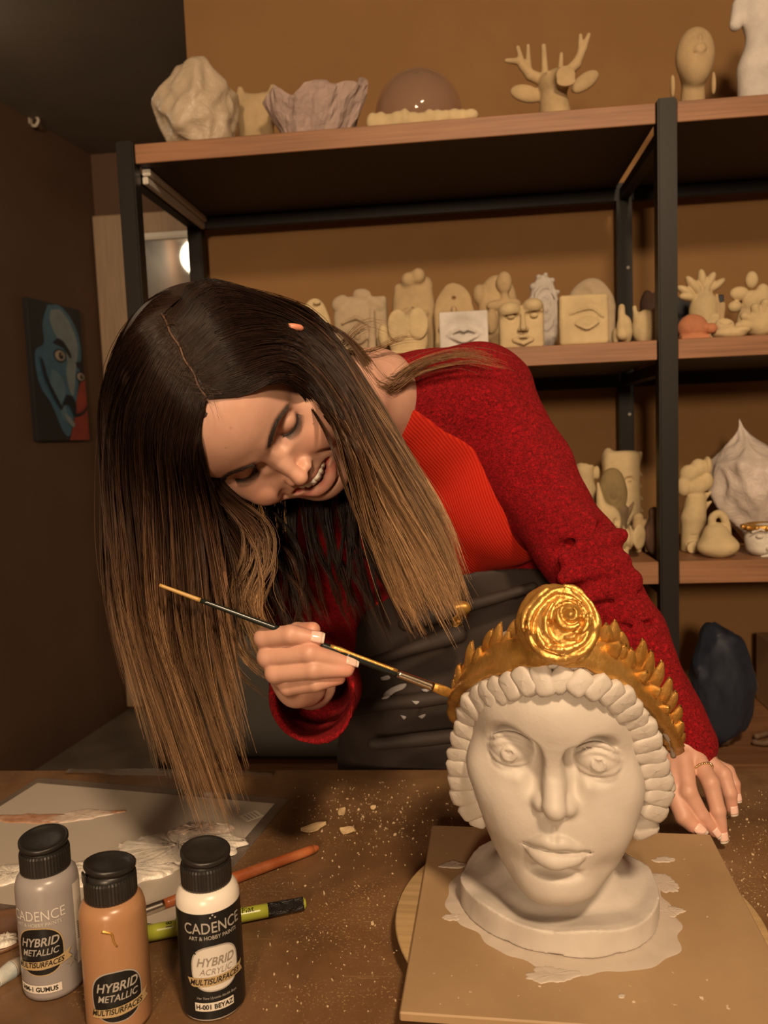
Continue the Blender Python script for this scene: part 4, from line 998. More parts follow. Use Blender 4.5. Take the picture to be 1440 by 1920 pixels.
def emit(S, c, rad):
    "S: strands x points x 3, c: same for colour, rad: strands x points"
    global o_
    m, n, _ = S.shape
    T = np.gradient(S, axis=1); T /= np.linalg.norm(T, axis=2, keepdims=True)+1e-9
    ref = np.broadcast_to(cf, T.shape); N1 = np.cross(T, ref); N1 /= np.linalg.norm(N1, axis=2, keepdims=True)+1e-9; N2 = np.cross(T, N1)
    a = np.arange(K3)*2*PI/K3+PI/2*0
    Vx = S[:, :, None]+rad[:, :, None, None]*(np.cos(a)[:, None]*N1[:, :, None]+np.sin(a)[:, None]*N2[:, :, None])
    base = (np.arange(m)*n*K3)[:, None, None]+(np.arange(n-1)*K3)[None, :, None]; j = np.arange(K3); jn = (j+1) % K3
    f = np.stack([base+j, base+jn, base+K3+jn, base+K3+j], -1).reshape(-1, 4)+o_
    HV_.append(Vx.reshape(-1, 3)); HF_.append(f); HC_.append(np.repeat(c.reshape(-1, 3), K3, 0)); o_ += m*n*K3
tt = np.linspace(0, 1, NP)
for gs, cnt, spread, kind in SHEETS:
    g = A([catmull(q, NP) for q in gs])                                       # G x NP x 3
    if kind in ('left', 'wave'): g = g+cf[None, None]*(.013*np.clip((tt-.35)/.2, 0, 1))[None, :, None]
    if kind == 'back': g = g-A([0, 0, .022])*(np.clip(tt-.3, 0, 1))[None, :, None]
    m = cnt; u = np.sort(rng.uniform(0, len(gs)-1.001, m)); i = u.astype(int); w = (u-i)[:, None, None]
    i0 = np.clip(i-1, 0, len(gs)-1); i3 = np.clip(i+2, 0, len(gs)-1)
    a, b, c, d = g[i0], g[i], g[i+1], g[i3]
    S = .5*((2*b)+(-a+c)*w+(2*a-5*b+4*c-d)*w*w+(-a+3*b-3*c+d)*w**3)
    ncl = max(6, m//26); cl = np.clip((u/(len(gs)-1)*ncl+rng.normal(size=m)*.4).astype(int), 0, ncl-1)   # clumps
    cen = A([S[cl == q].mean(0) if (cl == q).any() else S[0] for q in range(ncl)])
    pull = (np.clip((tt-.25)/.75, 0, 1)**1.3*.72)[None, :, None]; S = S*(1-pull)+cen[cl]*pull
    cph = rng.uniform(0, 6.28, (ncl, 3)); cam_ = rng.normal(size=(ncl, 3))*spread*1.1
    wav = (np.sin(tt[None, :, None]*rng.uniform(3, 7, (ncl, 1, 1))+cph[:, None, :])-np.sin(cph)[:, None, :])*cam_[:, None, :]*np.clip(tt*1.6-.25, 0, 1)[None, :, None]
    S = S+wav[cl]
    lay = rng.random(m)                                                       # layer depth: strands in front are lighter on top
    S = S+(cf[None, None]*((lay-.35)*spread*1.6)[:, None, None])*np.clip(tt*3, .15, 1)[None, :, None]
    ph = rng.uniform(0, 6.28, (m, 3)); S = S+.0016*np.sin(tt[None, :, None]*rng.uniform(5, 14, (m, 1, 1))+ph[:, None])*tt[None, :, None]**.7
    fly = rng.random(m) < (.05 if kind != 'stray' else .4); S[fly] += (rng.normal(size=(fly.sum(), 1, 3))*.008*(tt**1.5)[None, :, None])
    # length variation
    ln = np.where(rng.random(m) < .45, rng.uniform(.70, .97, m), rng.uniform(.90, 1.03, m))*rng.uniform(.93, 1.03, ncl)[cl]; q = tt[None]*ln[:, None]*(NP-1); q0 = np.clip(q.astype(int), 0, NP-2); fr = (q-q0)[..., None]
    r_ = np.arange(m)[:, None]; S = S[r_, q0]*(1-fr)+S[r_, q0+1]*fr
    dark = A([.0135, .0062, .0038]); midc = A([.070, .032, .0165]); blond = A([.37, .215, .105])
    br = rng.uniform(.55, 1.45, m)[:, None, None]*rng.uniform(.55, 1.40, ncl)[cl][:, None, None]
    tc = np.clip(tt+rng.normal(size=(m, 1))*.07+rng.normal(size=ncl)[cl][:, None]*.06, 0, 1)[..., None]*ln[:, None, None]
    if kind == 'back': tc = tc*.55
    if kind == 'left': tc = tc*.80-.02
    if kind == 'wave': tc = tc*.8+.15
    if kind == 'stray': tc = tc*.45+.42
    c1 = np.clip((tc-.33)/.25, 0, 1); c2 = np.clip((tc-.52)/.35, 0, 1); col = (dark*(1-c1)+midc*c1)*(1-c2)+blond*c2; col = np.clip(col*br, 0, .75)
    rad = (rng.uniform(.00020, .00034, m)[:, None]*(1-.75*np.clip((tt-.7)/.3, 0, 1))[None])
    if kind == 'outer': rad = rad*1.15
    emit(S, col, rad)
# short fine hairs standing along the parting and above the forehead
m = 110; u = rng.random(m); px = 300+90*u+rng.normal(size=m)*4; py = 585+160*u+rng.normal(size=m)*4
S = np.stack([catmull([scalp(px[i], py[i], 0), scalp(px[i]+rng.normal()*16, py[i]+rng.normal()*14, .004), scalp(px[i]+rng.normal()*34, py[i]+rng.normal()*28, .006+.006*rng.random())], 8) for i in range(m)])
emit(S, np.tile(A([.05, .028, .018]), (m, 8, 1)), np.tile(np.linspace(.00022, .00008, 8), (m, 1)))
hair = link('hair', pymesh('hair', np.vstack(HV_), np.vstack(HF_), True, np.vstack(HC_)), hm); child(hair); hair['label'] = 'long brown hair turning blonde at the tips'
print('hair tris', len(np.vstack(HF_))*2)
# close-fitting under-layer on the scalp
V = Vol((-.10, -.03, -.12), (.10, .205, .14), .0022)
V.ell(EC, ER-.0025, .002); V.cone((0, .13, -.05), (0, .12, .03), .062, .08, .02)
V.cut((0, .038, 0), (0, -1, -.62), .004)
V.cut((0, .0, -.075), (0, -.2, -1), .01); V.ell(toH(scalp(412, 752)), .0125, .004, sub=True)
sm_ = mat('hair_roots', (.022, .011, .007), .5)
o = V.obj('hair_underlayer', sm_, xf=lambda q: q@RH.T+HO_); child(o)
pl = [scalp(302+83*u+2*math.sin(u*20), 588+157*u, .0012) for u in np.linspace(0, 1, 20)]
v_, f_ = tube(pl, .0009, 6); o = link('parting', pymesh('parting', v_, f_), mat('scalp_skin', (.13, .068, .042), .7)); child(o)

o = er.obj('ear', skin, tint=lambda q: np.tile(A([.62, .25, .15]), (len(q), 1)), xf=lambda q: q@rotm(0, .45, 0).T@Bc.T@A([[1, 0, 0], [0, 1, 0], [0, 0, 1.0]])+scalp(574, 598, .0075)); child(o)
# ---------------------------------------------------------------- things on the shelves
clays = {}
def claymat(c, rough=.85):
    if c not in clays:
        m = mat('raw_clay', c, rough); t = NT(m); v = t.coord()
        t.col(t.ramp(t.noise(v, 18, 4, .6), [(.3, tuple(.78*a for a in c)), (.7, tuple(min(1, 1.06*a) for a in c))])); t.bump(t.noise(v, 48, 5, .68), .55, .0028); clays[c] = m
    return clays[c]
CREAM, SAND, GREY, WHITE_, OLIVE, TERRA, UMB = (.60, .47, .27), (.50, .365, .20), (.46, .36, .24), (.66, .62, .58), (.26, .19, .085), (.50, .20, .10), (.10, .055, .04)
TOPZ, MIDZ, LOWZ, BOTZ = 1.826, 1.385, .950, .532
def item(name, label, cat, x0, x1, ytop, t, zb, fn, c=CREAM, d=None, lift=0.0, rz=0.0, res=52, group=None, material=None, noise=1.1):
    sa, z1 = onshelf(x0, ytop, t); sb, z1b = onshelf(x1, ytop, t); w = sb-sa; h = (z1+z1b)/2-zb-lift; d = d or w*.7
    hh = max(w, h, d)/res
    V = Vol((-w*.62, -d*.62, -hh*2), (w*.62, d*.62, h*1.08+hh), hh)
    fn(V, w, d, h); V.noise(noise*hh*.5, 2.2/max(w, h)*6, int(x0), 1); V.cut((0, 0, .0003), (0, 0, -1), hh*.5)
    o = V.obj(name, material or claymat(c)); o.location = SH((sa+sb)/2, t, zb+lift); o.rotation_euler = (0, 0, SHR+rz)
    return tag(o, label, cat, group)
def face(V, cx, cy, cz, s, mouth=True, eyes=True):
    "small modelled face looking towards -Y"
    for q in (-1, 1):
        if eyes:
            V.ell((cx+q*.30*s, cy, cz+.18*s), (.17*s, .10*s, .12*s), .06*s, sub=True); V.ell((cx+q*.30*s, cy+.03*s, cz+.18*s), (.11*s, .07*s, .07*s), .02*s)
            V.chain([(cx+q*.10*s, cy-.02*s, cz+.30*s), (cx+q*.3*s, cy-.03*s, cz+.38*s), (cx+q*.50*s, cy+.03*s, cz+.30*s)], .035*s, .04*s)
    V.cone((cx, cy, cz+.25*s), (cx, cy-.13*s, cz-.15*s), .05*s, .09*s, .05*s)
    for q in (-1, 1): V.ell((cx+q*.09*s, cy-.06*s, cz-.17*s), .065*s, .03*s)
    if mouth:
        V.chain([(cx-.25*s, cy+.02*s, cz-.42*s), (cx-.08*s, cy-.05*s, cz-.36*s), (cx+.08*s, cy-.05*s, cz-.36*s), (cx+.25*s, cy+.02*s, cz-.42*s)], .045*s, .03*s)
        V.chain([(cx-.22*s, cy+.02*s, cz-.45*s), (cx, cy-.05*s, cz-.53*s), (cx+.22*s, cy+.02*s, cz-.45*s)], .06*s, .03*s)

def facets(w, d, h, n, seed, dent=.08, top=None, sub=5, k=34):
    "crumpled convex-ish wrap made of many creased planes"
    rr = np.random.default_rng(seed); bm = bmesh.new(); bmesh.ops.create_icosphere(bm, subdivisions=sub, radius=1)
    u = A([v.co[:] for v in bm.verts]); N = rr.normal(size=(n, 3)); N /= np.linalg.norm(N, axis=1)[:, None]; D = rr.uniform(.86, 1.0, n)
    r_ = np.min(np.where(u@N.T > .12, D/(np.maximum(u@N.T, .12)), 9), axis=1); r_ = np.minimum(r_, 1.15)
    q = rr.normal(size=(k, 3)); q /= np.linalg.norm(q, axis=1)[:, None]; dd = np.sort(np.arccos(np.clip(u@q.T, -1, 1)), axis=1); r_ += dent*.75*np.exp(-((dd[:, 1]-dd[:, 0])/.16)**2)-dent*.45; th_ = np.arctan2(u[:, 1], u[:, 0]); r_ += dent*.28*np.sin(th_*9+3*np.sin(u[:, 2]*4+seed)+seed)*(1-u[:, 2]**2)
    p = u*r_[:, None]; p[:, 2] = (p[:, 2]+1)/2
    if top: p = top(p)
    p = p*A([w/2, d/2, h])
    for v, c in zip(bm.verts, p): v.co = Vector(c); 
    for v in bm.verts: v.co.z = max(v.co.z, .0004)
    return bm
def fitem(name, label, cat, x0, x1, ytop, t, zb, m, d=None, rz=0.0, **kw):
    sa, z1 = onshelf(x0, ytop, t); sb, z1b = onshelf(x1, ytop, t); w = sb-sa; h = (z1+z1b)/2-zb; d = d or w*.8
    bm = facets(w, d, h, **kw); o = link(name, bm_mesh(name, bm, True), m); o.location = SH((sa+sb)/2, t, zb); o.rotation_euler = (0, 0, SHR+rz); return tag(o, label, cat)

# --- top shelf
wrap = mat('milky_plastic_bag', (.58, .47, .34), .32); t = NT(wrap); v = t.coord(); t.bump(t.noise(v, 38, 5, .7, 1.5), .8, .004); wrap.node_tree.nodes['Principled BSDF'].inputs['Transmission Weight'].default_value = .12
def bagtop(p):
    p = p.copy(); z = p[:, 2]; s = 1.0-.25*np.clip(z-.45, 0, 1)**1.2+.10*np.clip(.2-z, 0, 1)*3; p[:, 0] *= s; p[:, 1] *= s; return p
fitem('wrapped_sculpture', 'lump wrapped in a milky plastic bag at the left end of the top shelf', 'wrapped sculpture', 290, 440, 120, .12, TOPZ, wrap, .16, n=26, seed=3, dent=.10, top=bagtop)
def clay_torso(V, w, d, h):
    V.ell((0, 0, h*.30), (w*.40, d*.36, h*.36), h*.1); V.ell((0, .02*h, h*.72), (w*.44, d*.34, h*.24), h*.15); V.cone((-w*.36, 0, h*.80), (-w*.30, 0, h*.98), w*.10, w*.07, h*.06); V.cone((w*.34, 0, h*.82), (w*.40, 0, h*.98), w*.11, w*.06, h*.06)
    V.ell((0, -d*.1, h*1.02), (w*.20, d*.5, h*.10), h*.05, sub=True); V.cone((0, -d*.42, h*.1), (0, -d*.40, h*.9), w*.02, w*.02, h*.06, sub=True)
item('clay_torso', 'small sand coloured clay torso between the plastic bag and the paper bowl', 'sculpture', 434, 520, 163, .22, TOPZ, clay_torso, SAND, .07)
# crumpled lilac paper bowl
sa, z1 = onshelf(492, 158, .10); sb, _ = onshelf(684, 158, .10); w_, h_ = sb-sa, z1-TOPZ
rr = np.random.default_rng(4); na = 72; vs = []; fs = []
for lay in range(2):
    for i in range(9):
        u = i/8
        for j in range(na):
            a = 2*PI*j/na; jag = (.82+.16*math.sin(a*1.0+.3)+.13*(abs(((j*5) % na)/na-.5)*2)+.05*math.sin(7*a))*h_ if True else h_
            r_ = (w_*.24+(w_*.26)*u**.7)*(1+.05*math.sin(5*a+3*u)+.04*math.sin(11*a-4*u))*(1 if lay == 0 else .93); z = (.003 if lay == 0 else .010)+u*jag
            vs.append((r_*math.cos(a)+rr.normal()*.0014, .72*r_*math.sin(a)+rr.normal()*.0014, max(z, .001)))
for lay in range(2):
    for i in range(8):
        for j in range(na):
            a, b = lay*9*na+i*na+j, lay*9*na+i*na+(j+1) % na; q = (a, b, b+na, a+na); fs.append(q if lay == 0 else q[::-1])
for j in range(na): a, b = 8*na+j, 8*na+(j+1) % na; fs.append((a, b, b+9*na, a+9*na))
fs.append(tuple(range(na))[::-1]); fs.append(tuple(range(9*na, 10*na)))
pm = mat('lilac_paper', (.40, .30, .27), .8); t = NT(pm); v = t.coord(); t.bump(t.noise(v, 45, 5, .7, 1), .9, .004)
o = link('paper_bowl', pymesh('paper_bowl', vs, fs, False), pm, None, SH((sa+sb)/2, .13, TOPZ), (0, 0, SHR)); tag(o, 'crumpled lilac paper bowl with a jagged rim on the top shelf', 'bowl')
# smoky dome with a clay rope
gl = mat('smoky_glass', (.80, .66, .55), .05); gb = gl.node_tree.nodes['Principled BSDF']; gb.inputs['Transmission Weight'].default_value = .88; gb.inputs['IOR'].default_value = 1.30
sa, z1 = onshelf(698, 130, .14); sb, _ = onshelf(864, 130, .14); R_ = (sb-sa)/2; hd = z1-TOPZ
zc = hd-R_; a0_ = -math.asin(min(.95, max(0, (zc-.004)/R_))); pr = [(R_*math.cos(a), zc+R_*math.sin(a)) for a in np.linspace(a0_, PI/2*.999, 30)]; pi_ = [((R_-.0025)*math.cos(a), zc+(R_-.0025)*math.sin(a)) for a in np.linspace(PI/2*.999, a0_, 30)]
v_, f_ = lathe(pr+pi_+[pr[0]], 64)
o = link('glass_dome', pymesh('glass_dome', v_, f_), gl, None, SH((sa+sb)/2, .165, TOPZ), (0, 0, 0)); tag(o, 'smoky clear dome standing on the middle of the top shelf', 'dome')
def rope(V, w, d, h):
    xs = np.linspace(-w*.46, w*.46, 13)
    for i, x in enumerate(xs): V.ell((x, .004*math.sin(i*1.3), h*.40+.0015*math.sin(i*2.1)), (w*.062*(1+.2*math.sin(i*2.7)), d*.36, h*(.50-.16*(i/12)+.05*math.sin(i*1.9))), .006)
item('clay_rope', 'knobbly cream clay strip lying along the board before the dome', 'sculpture', 690, 890, 200, .030, TOPZ, rope, CREAM, .03, res=110)
# deer head
def deer(V, w, d, h):
    V.cone((0.05*w, 0, 0), (.02*w, 0, h*.42), w*.20, w*.14, .01); V.ell((.03*w, -d*.05, h*.50), (w*.17, d*.35, h*.13), .012)
    V.cone((.08*w, -d*.1, h*.52), (.13*w, -d*.60, h*.46), w*.12, w*.095, .008); V.ell((.13*w, -d*.58, h*.40), (w*.10, d*.14, h*.05), .004)
    V.cone((.08*w, -d*.70, h*.385), (.18*w, -d*.70, h*.385), .002, .002, .001, sub=True)
    for x in (.09, .19): V.ell((x*w, -d*.70, h*.50), .0022, .001, sub=True)
    for q in (-1, 1): V.ell((.06*w+q*.10*w, -d*.30, h*.56), .005, .002)
    V.ell((-.27*w, 0, h*.42), (w*.18, .010, h*.095), .006, rotm(0, .30, 0)); V.ell((.37*w, 0, h*.50), (w*.17, .010, h*.09), .006, rotm(0, -.55, 0))
    V.chain([(-.08*w, 0, h*.55), (-.22*w, 0, h*.62), (-.34*w, 0, h*.78), (-.48*w, 0, h*.80)], [.0115, .0105, .0075, .0045], .006); V.cone((-.30*w, 0, h*.72), (-.35*w, 0, h*.93), .0070, .0045, .004); V.cone((-.24*w, 0, h*.66), (-.24*w, 0, h*.94), .0068, .0040, .004)
    V.cone((-.06*w, 0, h*.55), (-.07*w, 0, h*.92), .0085, .0050, .004)
    V.chain([(.12*w, 0, h*.56), (.28*w, 0, h*.70), (.36*w, 0, h*.86), (.42*w, 0, h*1.0)], [.0115, .0100, .0070, .0042], .006); V.cone((.33*w, 0, h*.82), (.33*w, 0, h*1.0), .0068, .0040, .004); V.cone((.10*w, -.002, h*.55), (.12*w, 0, h*.82), .0068, .0040, .004)
item('deer_head', 'sand coloured clay deer head with antlers on the top shelf', 'sculpture', 945, 1118, 72, .10, TOPZ, deer, SAND, .09, res=95, noise=.55)
def tilted_head(V, w, d, h):
    V.cone((0, .005, 0), (0, 0, h*.45), w*.30, w*.25, .01); V.ell((.02*w, -.01, h*.68), (w*.44, d*.42, h*.31), .012); V.ell((.0, -d*.30, h*.50), (w*.28, d*.25, h*.16), .012)
    V.ell((.03*w, -d*.52, h*.68), (w*.13, d*.10, h*.06), .005); V.ell((.03*w, -d*.46, h*.79), (w*.055, d*.12, h*.05), .004)
    for q in (-1, 1): V.ell((.03*w+q*.055*w, -d*.56, h*.80), .0018, .0015, sub=True); V.ell((q*.47*w, .0, h*.40), (.005, .008, h*.13), .003)
    V.chain([(-.14*w, -d*.47, h*.66), (.03*w, -d*.62, h*.615), (.20*w, -d*.47, h*.66)], .0014, .001, 8, sub=True)
item('bald_bust', 'bald clay head with big ears gazing upward right of the shelf post', 'sculpture', 1258, 1340, 55, .11, TOPZ, tilted_head, SAND, .08, res=70, noise=.55)
def white_torso(V, w, d, h):
    V.cone((-.16*w, 0, 0), (-.14*w, 0, h*.35), w*.21, w*.24, .02); V.cone((.20*w, 0, 0), (.14*w, 0, h*.35), w*.21, w*.24, .02); V.ell((0, 0, h*.42), (w*.34, d*.36, h*.14), .02); V.ell((.02*w, 0, h*.62), (w*.28, d*.30, h*.2), .03); V.ell((.02*w, 0, h*.80), (w*.38, d*.36, h*.16), .02)
    V.cone((-.36*w, 0, h*.86), (-.44*w, -.01, h*.70), w*.11, w*.085, .012); V.cone((.36*w, 0, h*.88), (.44*w, -.01, h*.80), w*.12, w*.10, .012); V.cone((0, 0, h*.9), (0, 0, h), w*.14, w*.13, .02)
    V.ell((.0, -d*.36, h*.36), (w*.05, .010, h*.035), .006); V.cone((0, -d*.34, h*.5), (.01, -d*.38, h*.9), .002, .002, .008, sub=True)
item('plaster_torso', 'white plaster male torso at the right end of the top shelf', 'sculpture', 1368, 1500, -30, .13, TOPZ, white_torso, WHITE_, .09, res=75, noise=.55)

# --- middle shelf, left to right
def slab(V, w, d, h, rd=.5, y=0): V.box((0, y, h/2), (w*.48, d*.40, h*.5), min(w, d)*.2, .003)
def mask_small(V, w, d, h):
    V.ell((0, 0, h*.5), (w*.46, d*.4, h*.52), .005)
    for q in (-1, 1): V.ell((q*.18*w, -d*.42, h*.72), (.004, .006, .003), .002, sub=True)
    V.ell((0, -d*.45, h*.5), (.006, .007, .010), .004); V.ell((0, -d*.42, h*.25), (.010, .006, .005), .003, sub=True); V.ell((.1*w, -d*.42, h*.93), (.008, .01, .004), .003)
item('clay_mask', 'pale clay mask with hollow eyes just right of the hair', 'sculpture', 556, 622, 562, .08, MIDZ, mask_small, CREAM, .035)
def relief_eye(V, w, d, h):
    V.box((0, d*.15, h*.47), (w*.46, d*.22, h*.47), .008, .004); V.ell((-.05*w, d*.1, h*.5), (w*.40, d*.4, h*.42), .012)
    V.ell((-.05*w, -d*.30, h*.36), (w*.17, d*.12, h*.12), .004); V.ell((-.04*w, -d*.42, h*.34), .006, .002); V.cone((.22*w, -d*.2, h*.7), (.20*w, -d*.34, h*.08), .005, .010, .006)
    for a, b in ((-.35, .86), (.05, .96), (.28, .82)): V.ell((a*w, -d*.05, h*b), (w*.16, d*.14, h*.09), .005, rotm(0, a*2, 0))
    V.chain([(-.30*w, -d*.3, h*.55), (-.05*w, -d*.40, h*.62), (.15*w, -d*.3, h*.52)], .003, .004)
item('relief_plaque', 'greyish clay relief with one eye beside a long nose', 'sculpture', 620, 728, 548, .14, MIDZ, relief_eye, GREY, .06, res=64)
def tall_plaque(V, w, d, h):
    V.box((0, d*.1, h*.44), (w*.44, d*.28, h*.44), .010, .01); V.ell((0, 0, h*.5), (w*.48, d*.42, h*.40), .02); V.ell((-.10*w, -d*.2, h*.90), (w*.18, d*.25, h*.09), .006); V.ell((.12*w, -d*.28, h*.93), (w*.16, d*.2, h*.08), .005); V.ell((.30*w, -.0, h*.84), (w*.15, d*.2, h*.10), .005)
    V.chain([(-.3*w, -d*.40, h*.52), (0, -d*.48, h*.60), (.3*w, -d*.40, h*.52)], .004, .006)
item('tall_relief', 'tall clay relief with curled shapes on top, behind the double-disc bust', 'sculpture', 733, 814, 510, .24, MIDZ, tall_plaque, SAND, .07)
def double_disc(V, w, d, h):
    V.ell((.08*w, d*.1, h*.35), (w*.40, d*.34, h*.45), .012); V.ell((-.10*w, -d*.25, h*.58), (w*.21, d*.10, h*.30), .003); V.ell((.30*w, -d*.25, h*.60), (w*.20, d*.10, h*.30), .003)
    V.ell((-.40*w, -.0, h*.42), (w*.11, d*.22, h*.24), .004); V.box((.08*w, 0, h*.06), (w*.36, d*.40, h*.06), .004, .006)
    for q in (-.10, .30): V.cone((q*w-.006, -d*.36, h*.56), (q*w+.006, -d*.36, h*.56), .0012, .0012, .001, sub=True)
item('double_disc_bust', 'clay bust with two flat round discs, its base hidden by the red shoulder', 'sculpture', 708, 802, 570, .09, MIDZ, double_disc, CREAM, .055, res=64)
def round_plaque(V, w, d, h):
    V.box((0, .004, h*.33), (w*.47, d*.22, h*.33), .006, .004); V.ell((0, .004, h*.55), (w*.48, d*.24, h*.45), .006); V.cone((0, -d, h*.80), (0, d, h*.80), .0036, .0036, .001, sub=True); V.cone((0, -d*.30, h*.66), (0, -d*.36, h*.40), .004, .006, .006)
    for q in (-1, 1): V.ell((q*.24*w, -d*.28, h*.40), (w*.16, d*.14, h*.08), .005)
item('round_relief', 'round-topped clay relief with a small hole, behind the white lips block', 'sculpture', 810, 890, 530, .20, MIDZ, round_plaque, SAND, .045)
def lips_block(V, w, d, h):
    V.box((0, 0, h*.5), (w*.48, d*.45, h*.5), .004, .003); V.ell((0, -d*.48, h*.45), (w*.36, d*.14, h*.36), .008, sub=True); V.chain([(-.32*w, -d*.38, h*.44), (-.08*w, -d*.50, h*.56), (0, -d*.48, h*.52), (.08*w, -d*.50, h*.56), (.32*w, -d*.38, h*.44)], .0040, .003, 12); V.chain([(-.30*w, -d*.38, h*.40), (0, -d*.52, h*.30), (.30*w, -d*.38, h*.40)], [.003, .0065, .003], .003, 12)
item('lips_block', 'white plaster block with modelled lips', 'sculpture', 821, 916, 586, .07, MIDZ, lips_block, WHITE_, .05, noise=.1)
def shawl(V, w, d, h):
    V.ell((.05*w, .1*d, h*.62), (w*.44, d*.36, h*.36), .012); V.ell((.02*w, d*.05, h*.25), (w*.36, d*.34, h*.28), .02); V.ell((.18*w, -d*.30, h*.86), (w*.17, d*.18, h*.13), .003); V.cone((.18*w, -d*.2, h*.62), (.18*w, -d*.25, h*.78), w*.10, w*.08, .004)
    V.ell((.0*w, -d*.28, h*.60), (w*.22, d*.14, h*.06), .005); V.ell((.36*w, -d*.28, h*.60), (w*.18, d*.14, h*.07), .005); V.ell((-.12*w, -d*.30, h*.40), (w*.16, d*.18, h*.14), .005); V.ell((-.35*w, 0, h*.75), (w*.14, d*.25, h*.12), .006)
    V.ell((.18*w, -d*.48, h*.85), (.0025, .003, .006), .002)
item('shawled_figure', 'clay figure with a small oval head and a wavy shawl', 'sculpture', 885, 972, 512, .19, MIDZ, shawl, SAND, .07, res=64)
def half_face(V, w, d, h):
    V.box((0, .2*d, h*.42), (w*.47, d*.28, h*.42), .010, .006); V.ell((-.24*w, 0, h*.78), (w*.24, d*.40, h*.17), .008); V.ell((.24*w, 0, h*.84), (w*.22, d*.40, h*.16), .008); face(V, .02*w, -d*.14, h*.52, w*.80)
item('face_plaque', 'clay face plaque with closed eyes at the front of the middle shelf', 'sculpture', 932, 1022, 560, .06, MIDZ, half_face, CREAM, .055, res=70, noise=.55)
def ruffle(V, w, d, h):
    V.ell((0, 0, h*.50), (w*.40, d*.3, h*.45), .006)
    for i in range(13):
        a = i/13*2*PI; V.ell((w*.38*math.cos(a), -.002, h*.55+h*.40*math.sin(a)), (.007, d*.24, .007), .003)
    for r_ in (.28, .16): V.chain([(w*r_*math.cos(a), -d*.32, h*.55+h*r_*.9*math.sin(a)) for a in np.linspace(0, 2*PI, 14)], .002, .002)
    V.ell((.02*w, -d*.30, h*.52), (.006, .006, .006), .003)
item('ruffled_shell', 'pale white ruffled shell relief standing behind the face plaque', 'sculpture', 983, 1056, 507, .22, MIDZ, ruffle, (.55, .50, .46), .04)
def eye_plaque(V, w, d, h):
    V.box((0, 0, h*.48), (w*.48, d*.42, h*.48), .008, .004); V.chain([(-.26*w, -d*.42, h*.60), (-.05*w, -d*.46, h*.66), (.16*w, -d*.46, h*.67), (.36*w, -d*.42, h*.52)], .0028, .003, 10); V.chain([(-.28*w, -d*.44, h*.55), (0, -d*.48, h*.60), (.36*w, -d*.42, h*.47)], .0018, .002, 10, sub=True)
    V.ell((.05*w, -d*.44, h*.42), (w*.22, d*.12, h*.11), .006); V.chain([(-.18*w, -d*.5, h*.40), (.05*w, -d*.56, h*.30), (.28*w, -d*.5, h*.42)], .0018, .003, 8); V.ell((.06*w, -d*.56, h*.45), .0028, .001, sub=True)
item('eye_plaque', 'square cream clay plaque carved with a single eye', 'sculpture', 1044, 1140, 550, .05, MIDZ, eye_plaque, CREAM, .05, res=60, noise=.55)
def arch(V, w, d, h):
    V.box((0, 0, h*.32), (w*.47, d*.35, h*.32), .008, .006); V.ell((0, 0, h*.60), (w*.48, d*.36, h*.40), .01); V.ell((-.16*w, -d*.35, h*.78), (w*.18, d*.2, h*.12), .004, rotm(0, -.6, 0), sub=True); V.cone((.14*w, -d*.35, h*.78), (.36*w, -d*.33, h*.82), .002, .002, .002, sub=True); V.box((.36*w, -d*.38, h*.62), (.010, .004, .005), .001, .001, sub=True)
item('arched_relief', 'grey-beige arched clay relief behind the eye plaque', 'sculpture', 1060, 1154, 522, .22, MIDZ, arch, GREY, .05)
def nose(V, w, d, h):
    V.cone((-.0*w, .1*d, h*.88), (-.05*w, -.2*d, h*.22), w*.13, w*.24, .005); V.ell((.20*w, .1*d, h*.35), (w*.26, d*.36, h*.34), .008); V.ell((-.28*w, .1*d, h*.20), (w*.16, d*.25, h*.19), .005)
item('nose_study', 'clay study of a long nose beside the round cheek study', 'sculpture', 1144, 1188, 565, .07, MIDZ, nose, CREAM, .05)
def cheek(V, w, d, h):
    V.ell((0, 0, h*.45), (w*.46, d*.42, h*.44), .006); V.cone((-.30*w, 0, h*.7), (-.36*w, 0, h*.95), .007, .005, .006); V.ell((.34*w, 0, h*.62), (w*.2, d*.3, h*.30), .008); V.ell((.18*w, -d*.42, h*.46), (.006, .005, .006), .003); V.ell((.20*w, -d*.48, h*.46), .003, .002, sub=True)
item('cheek_study', 'round clay piece with a small spiral beside the middle post', 'sculpture', 1182, 1236, 572, .11, MIDZ, cheek, CREAM, .05)
def darkblob(V, w, d, h): V.ell((0, 0, h*.4), (w*.46, d*.4, h*.44), .01); V.ell((.2*w, 0, h*.75), (w*.26, d*.3, h*.25), .01); V.ell((-.25*w, 0, h*.72), (w*.2, d*.3, h*.22), .008)
item('dark_figure', 'dark brown figure in shade behind the middle post', 'sculpture', 1196, 1262, 535, .30, MIDZ, darkblob, UMB, .05)
o = boxobj('blue_canvas', (0, 0, 0), (.105, .02, .125), mat('navy_canvas', (.022, .026, .036), .6), None, .002); o.location = SH(onshelf(1268, 515, .30)[0], .30, MIDZ); o.rotation_euler = (0, 0, SHR); tag(o, 'small dark blue canvas leaning behind the leafy clay vase', 'canvas')
def pear(V, w, d, h):
    V.ell((.08*w, 0, h*.36), (w*.36, d*.40, h*.36), .01)
    for i, (x, z, a) in enumerate(((-.38, .72, 1.0), (-.22, .84, .6), (-.30, .60, 1.4), (.02, .92, .1), (.22, .88, -.5), (.40, .80, -.9), (-.10, .74, .4), (.12, .74, -.2))):
        V.ell((x*w, -.004, z*h), (w*.10, d*.18, h*.17), .004, rotm(0, -a, 0))
item('leafy_vase', 'round clay vase crowned with leaves right of the middle post', 'sculpture', 1274, 1352, 515, .17, MIDZ, pear, CREAM, .07, lift=.032, res=64)
